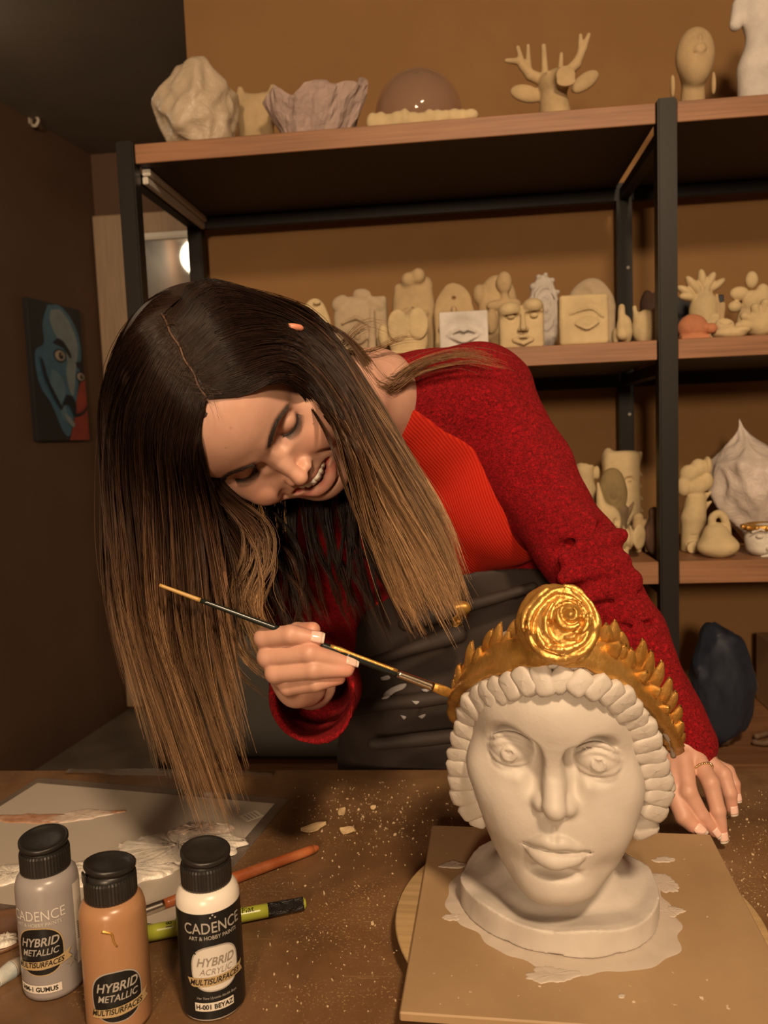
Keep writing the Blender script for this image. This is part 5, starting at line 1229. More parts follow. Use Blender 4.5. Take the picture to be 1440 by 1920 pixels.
item('clay_stand', 'low cream clay block holding up the leafy vase', 'sculpture', 1278, 1346, 586, .17, MIDZ, lambda V, w, d, h: V.box((0, 0, h*.45), (w*.46, d*.42, h*.46), .005, .003), CREAM, .06)
def drape(V, w, d, h): V.cone((-.1*w, 0, h*.2), (-.15*w, 0, h*.85), w*.3, w*.16, .01); V.cone((.15*w, 0, h*.1), (.28*w, 0, h*.7), w*.22, w*.12, .008)
item('draped_figure', 'slim draped clay figure beside the leafy vase', 'sculpture', 1334, 1362, 537, .16, MIDZ, drape, SAND, .05)
def turtle(V, w, d, h):
    V.ell((-.10*w, 0, h*.50), (w*.40, d*.42, h*.48), .005); V.ell((.34*w, -.2*d, h*.40), (w*.17, d*.2, h*.20), .003); V.box((-.08*w, 0, h*.10), (w*.38, d*.40, h*.10), .004, .004)
item('terracotta_turtle', 'reddish terracotta turtle-like piece at the shelf front', 'sculpture', 1270, 1342, 588, .05, MIDZ, turtle, TERRA, .05)
def petals(V, w, d, h):
    V.ell((0, 0, h*.30), (w*.46, d*.42, h*.30), .005); V.ell((-.15*w, -.1*d, h*.62), (w*.26, d*.3, h*.36), .004); V.ell((-.12*w, -.3*d, h*.85), (w*.20, d*.2, h*.22), .004, sub=True); V.ell((.28*w, -.1*d, h*.40), (w*.24, d*.3, h*.2), .003)
item('petal_dish', 'flat cream clay dish of petals beside the terracotta turtle', 'sculpture', 1330, 1404, 596, .06, MIDZ, petals, CREAM, .05)
def flower(V, w, d, h):
    V.ell((0, 0, h*.30), (w*.28, d*.34, h*.30), .01); V.cone((.05*w, 0, h*.2), (.02*w, 0, h*.6), w*.18, w*.22, .01)
    for x, z, r_, s_ in ((-.02, .88, .14, .12), (-.28, .70, .20, .10), (-.36, .52, .14, .08), (.22, .66, .16, .16), (.42, .62, .14, .12), (.0, .58, .20, .14)): V.ell((x*w, -.2*d, z*h), (r_*w, d*.2, s_*h), .004)
item('clay_flower', 'clay flower with rounded petals near the right edge of the middle shelf', 'sculpture', 1362, 1452, 510, .17, MIDZ, flower, CREAM, .06, res=64)
def bighand(V, w, d, h):
    V.ell((.1*w, 0, h*.40), (w*.34, d*.38, h*.36), .01)
    for i, (x, z) in enumerate(((-.42, .35), (-.30, .60), (-.08, .82), (.14, .92), (.34, .80))): V.cone((.05*w, -.1*d, h*.4), (x*w, -.25*d, z*h), .011, .0085, .004)
item('clay_hand', 'chunky cream clay hand at the right end of the middle shelf', 'sculpture', 1374, 1460, 566, .07, MIDZ, bighand, CREAM, .06, res=64)

# --- lower shelf
def pot(V, w, d, h):
    V.ell((0, 0, h*.38), (w*.40, d*.4, h*.38), .006); V.cone((0, 0, h*.6), (0, 0, h*.86), w*.24, w*.34, .008); V.ell((0, 0, h*.98), (w*.26, d*.26, h*.12), .004, sub=True); V.ell((.40*w, 0, h*.80), (w*.13, d*.2, h*.13), .005); V.ell((-.38*w, 0, h*.72), (w*.13, d*.2, h*.12), .005)
item('clay_pot', 'cream clay pot with two ears behind the red sleeve', 'sculpture', 1070, 1124, 866, .26, LOWZ, pot, CREAM, .06, lift=.066)
item('support_block', 'plain grey block holding up the eared pot', 'block', 1074, 1122, 935, .26, LOWZ, lambda V, w, d, h: V.box((0, 0, h*.46), (w*.45, d*.42, h*.46), .004, .003), GREY, .06)
def grin(V, w, d, h):
    V.box((0, 0, h*.55), (w*.42, d*.36, h*.42), .012, .004); V.ell((-.3*w, 0, h*.88), (w*.16, d*.3, h*.13), .006); V.cone((.3*w, 0, h*.78), (.46*w, 0, h*.94), .010, .005, .008)
    for i in range(6): V.cone((.38*w, -.01, h*(.15+.12*i)), (.50*w, -.01, h*(.10+.12*i)), .006, .002, .004)
    face(V, -.05*w, -d*.34, h*.62, w*.66)
item('grinning_head', 'pale clay block head with side tufts, behind the olive rose', 'sculpture', 1124, 1204, 840, .25, LOWZ, grin, CREAM, .07, res=64, noise=.55)
def rose2(V, w, d, h):
    V.ell((0, 0, h*.55), (w*.46, d*.40, h*.44), .006)
    for r_ in (.14, .27, .38): V.chain([(w*r_*math.cos(a), -d*(.46-.3*r_), h*.58+h*r_*.85*math.sin(a)) for a in np.linspace(0, 5.6, 16)], .0028, .002, sub=True)
    V.cone((0, 0, 0), (0, 0, h*.3), w*.2, w*.3, .01)
item('olive_rose', 'olive brown clay rose on the lower shelf', 'sculpture', 1116, 1178, 876, .17, LOWZ, rose2, OLIVE, .05, lift=.052)
item('leafy_bud_vase', 'narrow brown leafy vase carrying the olive rose', 'sculpture', 1134, 1190, 938, .17, LOWZ, lambda V, w, d, h: [V.cone((0, 0, 0), (0, 0, h*.8), w*.20, w*.26, .01), V.cone((.1*w, 0, h*.5), (.46*w, 0, h*.95), .006, .003, .005), V.cone((.1*w, 0, h*.3), (.48*w, 0, h*.62), .006, .003, .005), V.cone((-.1*w, 0, h*.4), (-.42*w, 0, h*.8), .006, .003, .005)], (.20, .14, .08), .05)
def hornmask(V, w, d, h):
    V.cone((-.10*w, 0, h*.50), (-.28*w, 0, h*.97), w*.26, w*.05, .01); V.ell((.05*w, 0, h*.45), (w*.42, d*.40, h*.24), .01); V.ell((.12*w, 0, h*.18), (w*.26, d*.34, h*.20), .012)
    for q in (-1, 1): V.ell((.08*w+q*.20*w, -d*.38, h*.46), (w*.10, d*.2, h*.06), .004, sub=True)
    V.cone((.08*w, -d*.3, h*.45), (.10*w, -d*.45, h*.28), .006, .009, .005)
item('horned_mask', 'cream clay mask with a pointed horn and hollow eyes', 'sculpture', 1108, 1166, 902, .08, LOWZ, hornmask, CREAM, .05, res=60)
def discs(V, w, d, h):
    R = rotm(0, 0, .3)
    V.cone((-.2*w, 0, 0), (-.1*w, 0, h*.3), w*.20, w*.12, .005); V.ell((0, 0, h*.60), (w*.34, d*.34, h*.26), .006)
    for x in (-.34, -.14, .06): V.ell((x*w, 0, h*.62), (w*.075, d*.42, h*.34), .003)
    V.ell((.34*w, -.02*w, h*.62), (w*.10, d*.46, h*.36), .003, rotm(0, 0, -.7))
item('disc_figure', 'cream clay piece of stacked round discs on a small foot', 'sculpture', 1146, 1208, 982, .045, LOWZ, discs, CREAM, .05, res=60)
item('cup_pair', 'two small clay cups standing beside the middle post on the lower shelf', 'sculpture', 1182, 1226, 948, .13, LOWZ, lambda V, w, d, h: [V.cone((-.2*w, 0, 0), (-.2*w, 0, h*.75), w*.16, w*.24, .005), V.ell((-.2*w, -.004, h*.97), (w*.17, d*.3, h*.10), .003, sub=True), V.cone((.25*w, 0, 0), (.22*w, 0, h*.6), w*.14, w*.24, .005)], SAND, .04)
item('brown_jar', 'dark brown jar half hidden behind the middle post', 'jar', 1204, 1250, 955, .10, LOWZ, lambda V, w, d, h: [V.ell((0, 0, h*.42), (w*.44, d*.42, h*.42), .006), V.cone((0, 0, h*.7), (0, 0, h*.92), w*.22, w*.26, .005)], (.16, .09, .06), .05)
def boot(V, w, d, h):
    V.cone((-.12*w, 0, 0), (-.08*w, -.01, h*.34), w*.24, w*.30, .01); V.cone((-.1*w, -.01, 0.01), (-.14*w, -d*.5, .012), w*.22, w*.18, .008); V.cone((0, 0, h*.34), (.05*w, 0, h*.55), w*.32, w*.26, .01)
    for x, z, r_ in ((-.15, .80, .26), (.10, .86, .24), (.28, .72, .22), (-.30, .68, .20), (.05, .68, .28), (.34, .88, .12)): V.ell((x*w, -.1*d, z*h), (r_*w, d*.28, h*.10), .003)
    for z in (.45, .55, .65): V.cone((.25*w, 0, h*z), (.46*w, 0, h*(z+.06)), .008, .003, .005)
    for k_ in range(5): V.cone((-.30*w, -d*.42, h*(.06+.03*k_)), (.05*w, -d*.42, h*(.06+.03*k_)), .0012, .0012, .001, sub=True)
item('flowered_boot', 'cream clay boot overgrown with petals right of the middle post', 'sculpture', 1266, 1336, 852, .13, LOWZ, boot, CREAM, .06, res=80, noise=.55)
def cone_bag(p):
    p = p.copy(); z = p[:, 2]; s = np.interp(z, [0, .15, .45, .70, .82, .92, 1.0], [.45, .78, 1.0, .98, .66, .30, .12]); p[:, 0] = p[:, 0]*s-.62*np.clip(z-.50, 0, 1); p[:, 1] *= s; return p
wrap2 = mat('white_plastic_film', (.60, .52, .47), .34); t = NT(wrap2); v = t.coord(); t.bump(t.noise(v, 30, 5, .7, 1.5), .8, .005)
fitem('wrapped_sculpture', 'large pointed lump wrapped in whitish plastic at the right of the lower shelf', 'wrapped sculpture', 1334, 1500, 797, .22, LOWZ, wrap2, .17, n=30, seed=8, dent=.10, top=cone_bag)
def frog(V, w, d, h):
    V.ell((0, -.1*d, h*.24), (w*.48, d*.42, h*.24), .008); V.ell((-.02*w, 0, h*.46), (w*.30, d*.34, h*.28), .015); V.chain([(-.1*w, 0, h*.55), (-.10*w, 0, h*.82), (.05*w, 0, h*.92), (.18*w, 0, h*.80), (.24*w, 0, h*.5)], .0075, .005, 14)
    V.chain([(-.40*w, -d*.38, h*.10), (0, -d*.52, h*.12), (.42*w, -d*.36, h*.13)], .0018, .0015, 10, sub=True)
item('clay_purse', 'cream clay purse shape with a looped handle and wide mouth', 'sculpture', 1302, 1386, 956, .045, LOWZ, frog, CREAM, .07, res=64)
# white head with gold crown
sa, z1 = onshelf(1396, 978, .05); sb, _ = onshelf(1482, 978, .05); w_, h_ = sb-sa, z1-LOWZ
gh = empty('gilded_bust', SH((sa+sb)/2, .06, LOWZ), SHR, 'small white head with a gold band at the right edge of the lower shelf', 'sculpture')
V = Vol((-w_*.6, -w_*.5, -.002), (w_*.6, w_*.5, h_*1.1), .0014); V.ell((0, 0, h_*.45), (w_*.46, w_*.40, h_*.48), .01); V.ell((0, 0, h_*.2), (w_*.40, w_*.34, h_*.22), .01); face(V, 0, -w_*.36, h_*.42, w_*.8); V.cut((0, 0, .0003), (0, 0, -1)); V.obj('head', claymat((.75, .70, .62)), gh)
vs = [(math.cos(a)*w_*.48*k_, math.sin(a)*w_*.43*k_, z) for k_, z in ((1, h_*.74), (1.02, h_*.90), (.9, h_*.92), (.86, h_*.74)) for a in np.linspace(0, 2*PI, 40, endpoint=False)]
fs = [(i*40+j, i*40+(j+1) % 40, ((i+1) % 4)*40+(j+1) % 40, ((i+1) % 4)*40+j) for i in range(4) for j in range(40)]
link('gold_band', pymesh('gold_band', vs, fs), gold, gh)
for j in range(14):
    a = j/14*2*PI; blob('gold_bead', gold, gh, (math.cos(a)*w_*.50, math.sin(a)*w_*.45, h_*.83), np.eye(3), (.004, .004, .004), j, 0, 8, 6)

# --- bottom shelf
blue = mat('blue_plastic_bag', (.30, .38, .56), .08); bb_ = blue.node_tree.nodes['Principled BSDF']; bb_.inputs['Transmission Weight'].default_value = .96; bb_.inputs['IOR'].default_value = 1.25; t = NT(blue); v = t.coord(); t.bump(t.noise(v, 30, 5, .65, 1.5), .8, .006)
def bluetop(p):
    p = p.copy(); z = p[:, 2]; s = np.interp(z, [0, .1, .5, .8, .93, 1.0], [.80, .95, 1.0, 1.05, 1.05, .9]); p[:, 0] = p[:, 0]*s-.06*z; p[:, 1] *= s; return p
fitem('plastic_bag', 'thin blue plastic bag of clay standing on the bottom shelf', 'bag', 1298, 1416, 1166, .10, BOTZ, blue, .10, n=30, seed=12, dent=.10, top=bluetop).modifiers.new('film', 'SOLIDIFY').thickness = .0006
fitem('clay_lump', 'brown clay lump inside the thin blue plastic bag', 'clay', 1312, 1396, 1205, .10, BOTZ, claymat((.22, .14, .08)), .06, n=24, seed=13, dent=.10)
o = boxobj('cardboard_box', (0, 0, 0), (.20, .10, .17), mat('cardboard', (.34, .21, .11), .8), None, .003); o.location = SH(.31, .30, BOTZ); o.rotation_euler = (0, 0, SHR); tag(o, 'tan cardboard box at the back of the bottom shelf behind the blue bag', 'box')
v_, f_ = tube(catmull([(0, 0, .008), (.02, -.02, .012), (.05, -.01, .03), (.075, .01, .012), (.06, .03, .008), (.02, .02, .010)], 30), .006, 8)
o = link('rope_scrap', pymesh('rope_scrap', v_, f_), mat('brown_rope', (.18, .11, .07), .8), None, SH(.20, .10, BOTZ), (0, 0, .2)); tag(o, 'short curl of brown rope beside the blue bag', 'rope')
# dark storage crate low behind the woman
cr_ = empty('storage_crate', SH(-1.00, .02, BOTZ), SHR, 'dark grey storage crate on the bottom shelf left of the apron', 'crate')
cm = mat('dark_grey_plastic', (.060, .055, .050), .5)
boxobj('crate_body', (0, 0, 0), (.55, .34, .25), cm, cr_, .008, 2); boxobj('crate_lid', (-.008, -.008, .251), (.558, .348, .275), cm, cr_, .005, 2); boxobj('handle', (.21, -.014, .17), (.33, -.001, .19), cm, cr_, .004, 2)
# ---------------------------------------------------------------- things on the table
def bend(o_name, v, f, r, ang, zc, m, parent, lift=.00025, smooth=False, tilt=0):
    "wrap flat x,z artwork round a cylinder of radius r; ang = direction of its centre"
    v = A(v, float); c, s = math.cos(tilt), math.sin(tilt); x = v[:, 0]*c-v[:, 1]*s; y = v[:, 0]*s+v[:, 1]*c
    a = ang+x/r; q = np.stack([(r+lift)*np.cos(a), (r+lift)*np.sin(a), zc+y], 1)
    return link(o_name, pymesh(o_name, q, f, smooth), m, parent)
def textmesh(txt, size, ital=0.0, bold=.0, sx=1.0):
    cu_ = bpy.data.curves.new('lettering', 'FONT'); cu_.body = txt; cu_.size = size; cu_.align_x = 'CENTER'; cu_.align_y = 'CENTER'; cu_.shear = ital; cu_.offset = bold; cu_.resolution_u = 3
    o = bpy.data.objects.new('tmp', cu_); COL.objects.link(o); dg = bpy.context.evaluated_depsgraph_get(); me = bpy.data.meshes.new_from_object(o.evaluated_get(dg))
    v = [(p.co.x*sx, p.co.y) for p in me.vertices]; f = [tuple(p.vertices) for p in me.polygons]; bpy.data.objects.remove(o); bpy.data.meshes.remove(me); return v, f
def gridpatch(fn, x0, x1, y0, y1, nx=40, ny=14):
    "quads of a rectangle kept where fn(x, y) holds"
    xs = np.linspace(x0, x1, nx+1); ys = np.linspace(y0, y1, ny+1); v = [(x, y) for y in ys for x in xs]; f = []
    for j in range(ny):
        for i in range(nx):
            if fn((xs[i]+xs[i+1])/2, (ys[j]+ys[j+1])/2): a = j*(nx+1)+i; f.append((a, a+1, a+nx+2, a+nx+1))
    return v, f
def polyfan(pts, n=3):
    pts = A(pts, float); c = pts.mean(0); v = [tuple(c)]; k = len(pts)
    for s in range(1, n+1): v += [tuple(c+(p-c)*s/n) for p in pts]
    f = [(0, 1+j, 1+(j+1) % k) for j in range(k)]
    for s in range(n-1): f += [(1+s*k+j, 1+(s+1)*k+j, 1+(s+1)*k+(j+1) % k, 1+s*k+(j+1) % k) for j in range(k)]
    return v, f
def ellipse(cx, cy, rx, ry, n=44, sq=1.0): a = np.linspace(0, 2*PI, n, endpoint=False); return np.stack([cx+rx*np.sign(np.cos(a))*np.abs(np.cos(a))**sq, cy+ry*np.sign(np.sin(a))*np.abs(np.sin(a))**sq], 1)
capm = speckled('black_cap', (.012, .011, .010), (.022, .019, .017), 30, .38, .3, 150)
ink = mat('label_black', (.010, .010, .010), .35); inkw = mat('label_white', (.62, .58, .52), .5); inkg = mat('label_gold', (.42, .30, .15), .45); silver = mat('label_silver', (.36, .33, .29), .4); inkd = mat('label_grey', (.26, .22, .18), .5)
stm = mat('sticker', (.66, .60, .52), .5)
def bottle(px, py, label, colour, kind, lidrot):
    q = PZ(px, py, TZ); root = empty('paint_bottle', (q[0], q[1], TZ), 0, label, 'bottle', 'paint bottles in the foreground')
    front = math.atan2(CAM[1]-q[1], CAM[0]-q[0])            # direction facing the viewer
    r = .0262; H_ = .107
    bmx = speckled('bottle_plastic', tuple(.95*a for a in colour), tuple(min(1, 1.05*a) for a in colour), 10, .30, .1, 60)
    prof = [(0, .0005), (r*.86, .0005), (r*.96, .002), (r, .006), (r, H_-.014), (r*.985, H_-.009), (r*.93, H_-.004), (r*.80, H_), (r*.62, H_+.0012), (r*.62, H_+.005), (0, H_+.005)]
    v, f = lathe(prof, 72); link('bottle_body', pymesh('bottle_body', v, f), bmx, root)
    z0, z1 = H_+.001, H_+.019; n = 96; rc_ = r*.78; vs = []
    for z, k_ in ((z0, .97), (z0+.0015, 1), (z1-.002, 1), (z1, .97)):
        for j in range(n): a = j/n*2*PI; vs.append(((rc_*k_+(.00035 if j % 2 else 0))*math.cos(a), (rc_*k_+(.00035 if j % 2 else 0))*math.sin(a), z))
    fs = [(i*n+j, i*n+(j+1) % n, (i+1)*n+(j+1) % n, (i+1)*n+j) for i in range(3) for j in range(n)]+[tuple(range(n))[::-1], tuple(3*n+j for j in range(n))]
    cap = link('cap', pymesh('cap', vs, fs, False), capm, root)
    v, f = lathe([(0, .0038), (rc_*.55, .0036), (rc_*.86, .0052), (rc_*.94, .0068), (rc_*1.0, .0060), (rc_*1.0, .0035), (rc_*.9, .0), (0, 0)], 48)
    v = v@rotm(math.radians(9), 0, lidrot).T if False else v@(rotm(0, 0, lidrot)@rotm(math.radians(8), 0, 0)).T+A([0, 0, z1+.003])
    link('flip_lid', pymesh('flip_lid', v, f), capm, cap)
    bm = bmesh.new(); box(bm, (-.005, -rc_*1.03, z1-.003), (.005, -rc_*.93, z1+.007), .001)
    me = bm_mesh('lid_tab', bm); me.transform(Matrix.Rotation(lidrot+PI, 4, 'Z')); link('lid_tab', me, capm, cap)
    v, f = lathe([(rc_*.92, z1), (rc_*.90, z1+.0045), (rc_*.7, z1+.0045), (0, z1+.004)], 40); link('cap_neck', pymesh('cap_neck', v, f), capm, cap)
    def T(txt, size, x, z, m, ital=.25, sx=1.0, tilt=0.0, lift=.0006, bold=.0): 
        v, f = textmesh(txt, size, ital, bold, sx); v = [(a+x, b) for a, b in v]; return bend('lettering', v, f, r, front+off, z, m, root, lift, False, tilt)
    def Pt(name, pts, m, z, lift, tilt=0):
        p_ = A(pts, float); q_ = []
        for a_, b_ in zip(p_, np.roll(p_, -1, 0)):
            k_ = max(1, int(np.linalg.norm(b_-a_)/.0015)); q_ += [a_+(b_-a_)*i_/k_ for i_ in range(k_)]
        v, f = polyfan(q_, 8); return bend(name, v, f, r, front+off, z, m, root, lift, False, tilt)
    if kind == 'white':
        off = .10
        v, f = gridpatch(lambda x, y: True, -PI*r*.72, PI*r*.72, .004, .094, 60, 10); bend('label', v, f, r, front+off, 0, ink, root, .00018, True)
        T('CADENCE', .0130, 0, .0815, silver, 0, .82, lift=.0005, bold=.0001); T('ART & HOBBY PAINTS', .0046, 0, .0735, silver, 0, .9, lift=.0005, bold=.00005)
        for dx, dz in ((-.002, .0905), (0, .0925), (.002, .0905)): Pt('label_dot', ellipse(dx, 0, .0008, .0008, 10), silver, dz, .0005)
        Pt('badge_rim', ellipse(0, 0, .0200, .0195, 44, .75), silver, .0470, .00035); Pt('badge', ellipse(0, 0, .0188, .0183, 44, .75), inkw, .0470, .0005)
        T('HYBRID', .0100, 0, .0530, inkd, .3, .88, lift=.0008, bold=.0002); T('ACRYLIC', .0072, 0, .0448, inkd, .3, .9, lift=.0008)
        Pt('ribbon', [(-.021, .0), (-.0235, .0065), (.019, .0065), (.0255, .0080), (.0230, .0040), (.0255, -.0015), (.019, -.0010), (-.019, -.001)], inkg, .0345, .0010, .05); T('MULTISURFACES', .0066, -.001, .0373, ink, .3, .84, .05, .0014, .0001)
        T('Her Yere Uyumlu Akrilik Boya', .0030, 0, .0225, silver, .2, .9, lift=.0005)
        Pt('sticker', [(-.0185, -.0036), (.0135, -.0036), (.0135, .0036), (-.0185, .0036)], stm, .0150, .0006); T('H-001 BEYAZ', .0056, -.0025, .0150, ink, 0, .92, 0, .0010, .00015)
        for dx in (-.0175,): Pt('label_star', [(.0035*(1 if k_ % 2 else .45)*math.cos(k_*PI/5)+dx, .0035*(1 if k_ % 2 else .45)*math.sin(k_*PI/5)) for k_ in range(10)], ink, .0620, .0006)
    else:
        off = -.42 if kind == 'grey' else -.05; zc = .0465 if kind == 'grey' else .0365
        Pt('badge_rim', ellipse(0, 0, .0205, .0215, 44, .8), inkg if kind == 'grey' else silver, zc, .00035); Pt('badge', ellipse(0, 0, .0195, .0205, 44, .8), ink, zc, .0005)
        T('HYBRID', .0105, 0, zc+.0085, silver, .3, .88, .04, .0009, .0002); T('METALLIC', .0080, 0, zc-.0005, silver, .3, .86, .04, .0009, .0001)
        Pt('ribbon', [(-.021, -.004), (-.0205, .0025), (.019, .0035), (.0265, .0062), (.0235, .0020), (.0262, -.0022), (.019, -.0036), (0, -.0046)], inkg, zc-.0110, .0010, .08); T('MULTISURFACES', .0064, -.001, zc-.0110, ink, .3, .84, .08, .0014, .0001)
        if kind == 'grey':
            T('CADENCE', .0125, 0, .0780, inkw, 0, .82); T('ART & HOBBY PAINTS', .0045, 0, .0705, inkw, 0, .9)
            Pt('sticker', [(-.022, -.0036), (.016, -.0036), (.016, .0036), (-.022, .0036)], stm, .0130, .0006); T('HM-1 GUMUS', .0056, -.003, .0130, ink, 0, .95, 0, .0010, .00015)
            Pt('label_star', [(.0055*(1 if k_ % 2 else .45)*math.cos(k_*PI/5)+.0255, .0055*(1 if k_ % 2 else .45)*math.sin(k_*PI/5)) for k_ in range(10)], inkd, zc-.016, .0006)
            for z_, hh in ((.086, .010), (.055, .026), (.030, .006)): Pt('sticker', [(.032, -hh), (.042, -hh), (.042, hh), (.032, hh)], stm, z_, .0006)
            for k_ in range(9): Pt('barcode_line', [(.034, -.0004), (.040, -.0004), (.040, .0004), (.034, .0004)], ink, .046+k_*.0018, .0009)
        else:
            v, f = tube(catmull([(r*math.cos(front-.05+a), r*math.sin(front-.05+a), z) for a, z in ((-.30, .0925), (-.15, .0910), (-.02, .0890), (.02, .0830), (.10, .0780))], 16), np.linspace(.0014, .0008, 16), 6); link('paint_drip', pymesh('paint_drip', v, f), gold, root)
    return root
bottle(402, 1878, 'white paint bottle with a black label, rightmost of the three bottles', (.74, .68, .60), 'white', .8)
bottle(226, 1908, 'bronze metallic paint bottle with a gold drip, middle of the three bottles', (.38, .20, .10), 'bronze', 2.2)
bottle(104, 1843, 'silver grey paint bottle with a barcode sticker, leftmost of the three bottles', (.30, .27, .26), 'grey', .3)

# --- paper palette in a clear sleeve
p0, p1 = PZ(70, 1470, TZ), PZ(515, 1509, TZ); px_ = (p1-p0)[:2]; Lx = np.linalg.norm(px_); pa = math.atan2(px_[1], px_[0])
pe = PZ(290, 1780, TZ); dv = A([math.sin(pa), -math.cos(pa)]); Ly = .265; sk = ((pe-p1)[:2]@A([math.cos(pa), math.sin(pa)]))/((pe-p1)[:2]@dv)
def pal(u, w, z=0.0): return A([p0[0], p0[1]])+A([math.cos(pa), math.sin(pa)])*u+dv*w
pap = mat('paper_sheet', (.46, .40, .335), .5)
bm = bmesh.new(); box(bm, (0, -Ly, .0012), (Lx, 0, .0016), 0); 
for v in bm.verts: v.co.x += 0*v.co.y
pp_ = link('paper_palette', bm_mesh('paper_palette', bm), pap, None, (p0[0], p0[1], TZ), (0, 0, pa)); tag(pp_, 'white sheet used as a paint palette, lying behind the bottles', 'paper')
film = mat('clear_film', (.80, .76, .70), .12); fb = film.node_tree.nodes['Principled BSDF']; fb.inputs['Transmission Weight'].default_value = .92; fb.inputs['IOR'].default_value = 1.15; t = NT(film); t.bump(t.noise(t.coord(), 22, 4, .6), .5, .004)
o = boxobj('plastic_sleeve', (-.012, -Ly-.01, .0004), (Lx+.014, .018, .0009), film, None, 0); o.location = (p0[0], p0[1], TZ); o.rotation_euler = (0, 0, pa); tag(o, 'clear plastic sleeve under the paint-covered sheet', 'sleeve')
terr = speckled('terracotta_paint', (.36, .17, .09), (.50, .30, .20), 60, .4, .5, 90); wh = speckled('white_paint', (.70, .63, .54), (.80, .74, .66), 40, .30, 1.0, 50, .003); pk = speckled('pinkish_paint', (.52, .39, .32), (.62, .52, .44), 50, .35, .7, 70)
def onpal(px, py): q = PZ(px, py, TZ+.0016); return q
def dab(px, py, rx, fl, seed, m, lab, th=.0014, sp=.3, rz=0.0):
    q = onpal(px, py); o = smear('paint_dab', (0, 0), rx, seed, None, th, m, 110, sp, (q[0], q[1], TZ+.00165), fl); o.rotation_euler = (0, 0, rz); return tag(o, lab, 'paint dab')
dab(60, 1535, .060, .20, 21, terr, 'long terracotta paint smear at the left of the palette sheet', .0010, .30, -.1)
dab(150, 1530, .040, .36, 22, pk, 'pale pinkish paint smear over the terracotta one', .0012, .34, .1)
dab(205, 1524, .022, .20, 23, terr, 'small terracotta paint streak pointing right', .0010, .3, .1)
dab(335, 1592, .078, .46, 24, wh, 'thick white paint smear beside the white bottle', .0040, .26, .1)
dab(215, 1635, .066, .48, 25, wh, 'broad white paint smear behind the bronze bottle', .0034, .28, 0)
dab(120, 1650, .045, .5, 26, wh, 'white paint smear between the grey and bronze bottles', .0030, .28, .3)
dab(375, 1560, .040, .35, 27, pk, 'rough pinkish-white paint ridge at the upper right of the sheet', .0042, .30, .2)
dab(20, 1640, .040, .5, 28, wh, 'white paint smear left of the grey bottle', .0020, .26, .2)
q = onpal(472, 1530); o = boxobj('price_sticker', (-.010, -.012, 0), (.010, .012, .0003), stm, None, 0); o.location = (q[0], q[1], TZ+.0017); o.rotation_euler = (0, 0, -.9); tag(o, 'small printed sticker at the corner of the palette sheet', 'sticker')
for k_ in range(4): boxobj('print_line', (-.0075, -.008+k_*.0045, .00031), (.0075, -.0065+k_*.0045, .00036), inkd, o, 0)

# --- brushes
def rod(name, label, cat, a, b, segs, group=None):
    "segs: (u0, u1, r0, r1, material, part)"
    a, b = A(a, float), A(b, float); root = empty(name, a, 0, label, cat, group); d = b-a
    for u0, u1, r0, r1, m, part in segs:
        n = 14; us = np.linspace(u0, u1, n); rs = np.linspace(r0, r1, n); v, f = tube([d*u for u in us], rs, 14); link(part, pymesh(part, v, f), m, root)
    return root
red = speckled('red_lacquer', (.34, .085, .025), (.46, .16, .06), 30, .35, .3, 60); lime = mat('lime_green_lacquer', (.42, .46, .05), .3); sil = mat('ferrule_metal', (.55, .50, .44), .28, 1.0); pblack = speckled('paint_crusted_black', (.015, .013, .013), (.10, .09, .08), 90, .4, .5, 120, .5, .7); bris = speckled('bristles', (.30, .24, .18), (.48, .42, .34), 50, .7, .6, 300)
g_ = PZ(262, 1712, TZ+.006); h_ = PZ(596, 1589, TZ+.006); rod('red_brush', 'brush with an orange-red wooden handle lying behind the white bottle', 'brush', g_, h_, [(-.16, -.05, .0035, .0052, bris, 'bristles'), (-.05, .12, .0052, .0050, sil, 'ferrule'), (.12, .45, .0050, .0064, red, 'handle'), (.45, .97, .0064, .0052, red, 'handle'), (.97, 1.0, .0052, .0026, red, 'handle_end')])
g_ = PZ(278, 1750, TZ+.0082); h_ = PZ(573, 1693, TZ+.0082)
lb = rod('green_brush', 'lime green brush handle with a black tip between the white bottle and the board', 'brush', g_, h_, [(-.25, 0, .0070, .0076, lime, 'handle_foot'), (0, .75, .0076, .0066, lime, 'handle'), (.75, .985, .0067, .0062, pblack, 'black_tip'), (.985, 1.0, .0062, .004, lime, 'handle_end')])
dd = (h_-g_)/np.linalg.norm(h_-g_); sd = np.cross(dd, [0, 0, 1]); up_ = A([0, -.45, .9]); up_ /= np.linalg.norm(up_)
for txt, u, sz, rz_ in (('Flat', .62, .0085, 0), ('18', .13, .0080, PI/2)):
    v, f = textmesh(txt, sz); rad_ = .0078 if u < .3 else .0072; v = A(v)@A([[math.cos(rz_), math.sin(rz_)], [-math.sin(rz_), math.cos(rz_)]]); ss = np.cross(up_, dd); ss /= np.linalg.norm(ss); u2 = np.cross(dd, ss)*-1 if np.cross(dd, ss)@up_ < 0 else np.cross(dd, ss)
    vv = []
    for a_, b_ in v:
        th_ = b_/rad_; nrm = up_-dd*(up_@dd); nrm /= np.linalg.norm(nrm); side = np.cross(nrm, dd); vv.append((h_-g_)*u+dd*a_+nrm*math.cos(th_)*rad_+side*math.sin(th_)*rad_*1.0)
    link('lettering', pymesh('lettering', vv, f, False), ink, lb)
g_ = PZ(-40, 1862, TZ+.006); h_ = PZ(48, 1800, TZ+.006); bl2 = speckled('pale_blue_paint', (.35, .42, .42), (.62, .60, .55), 60, .4, .5, 90)
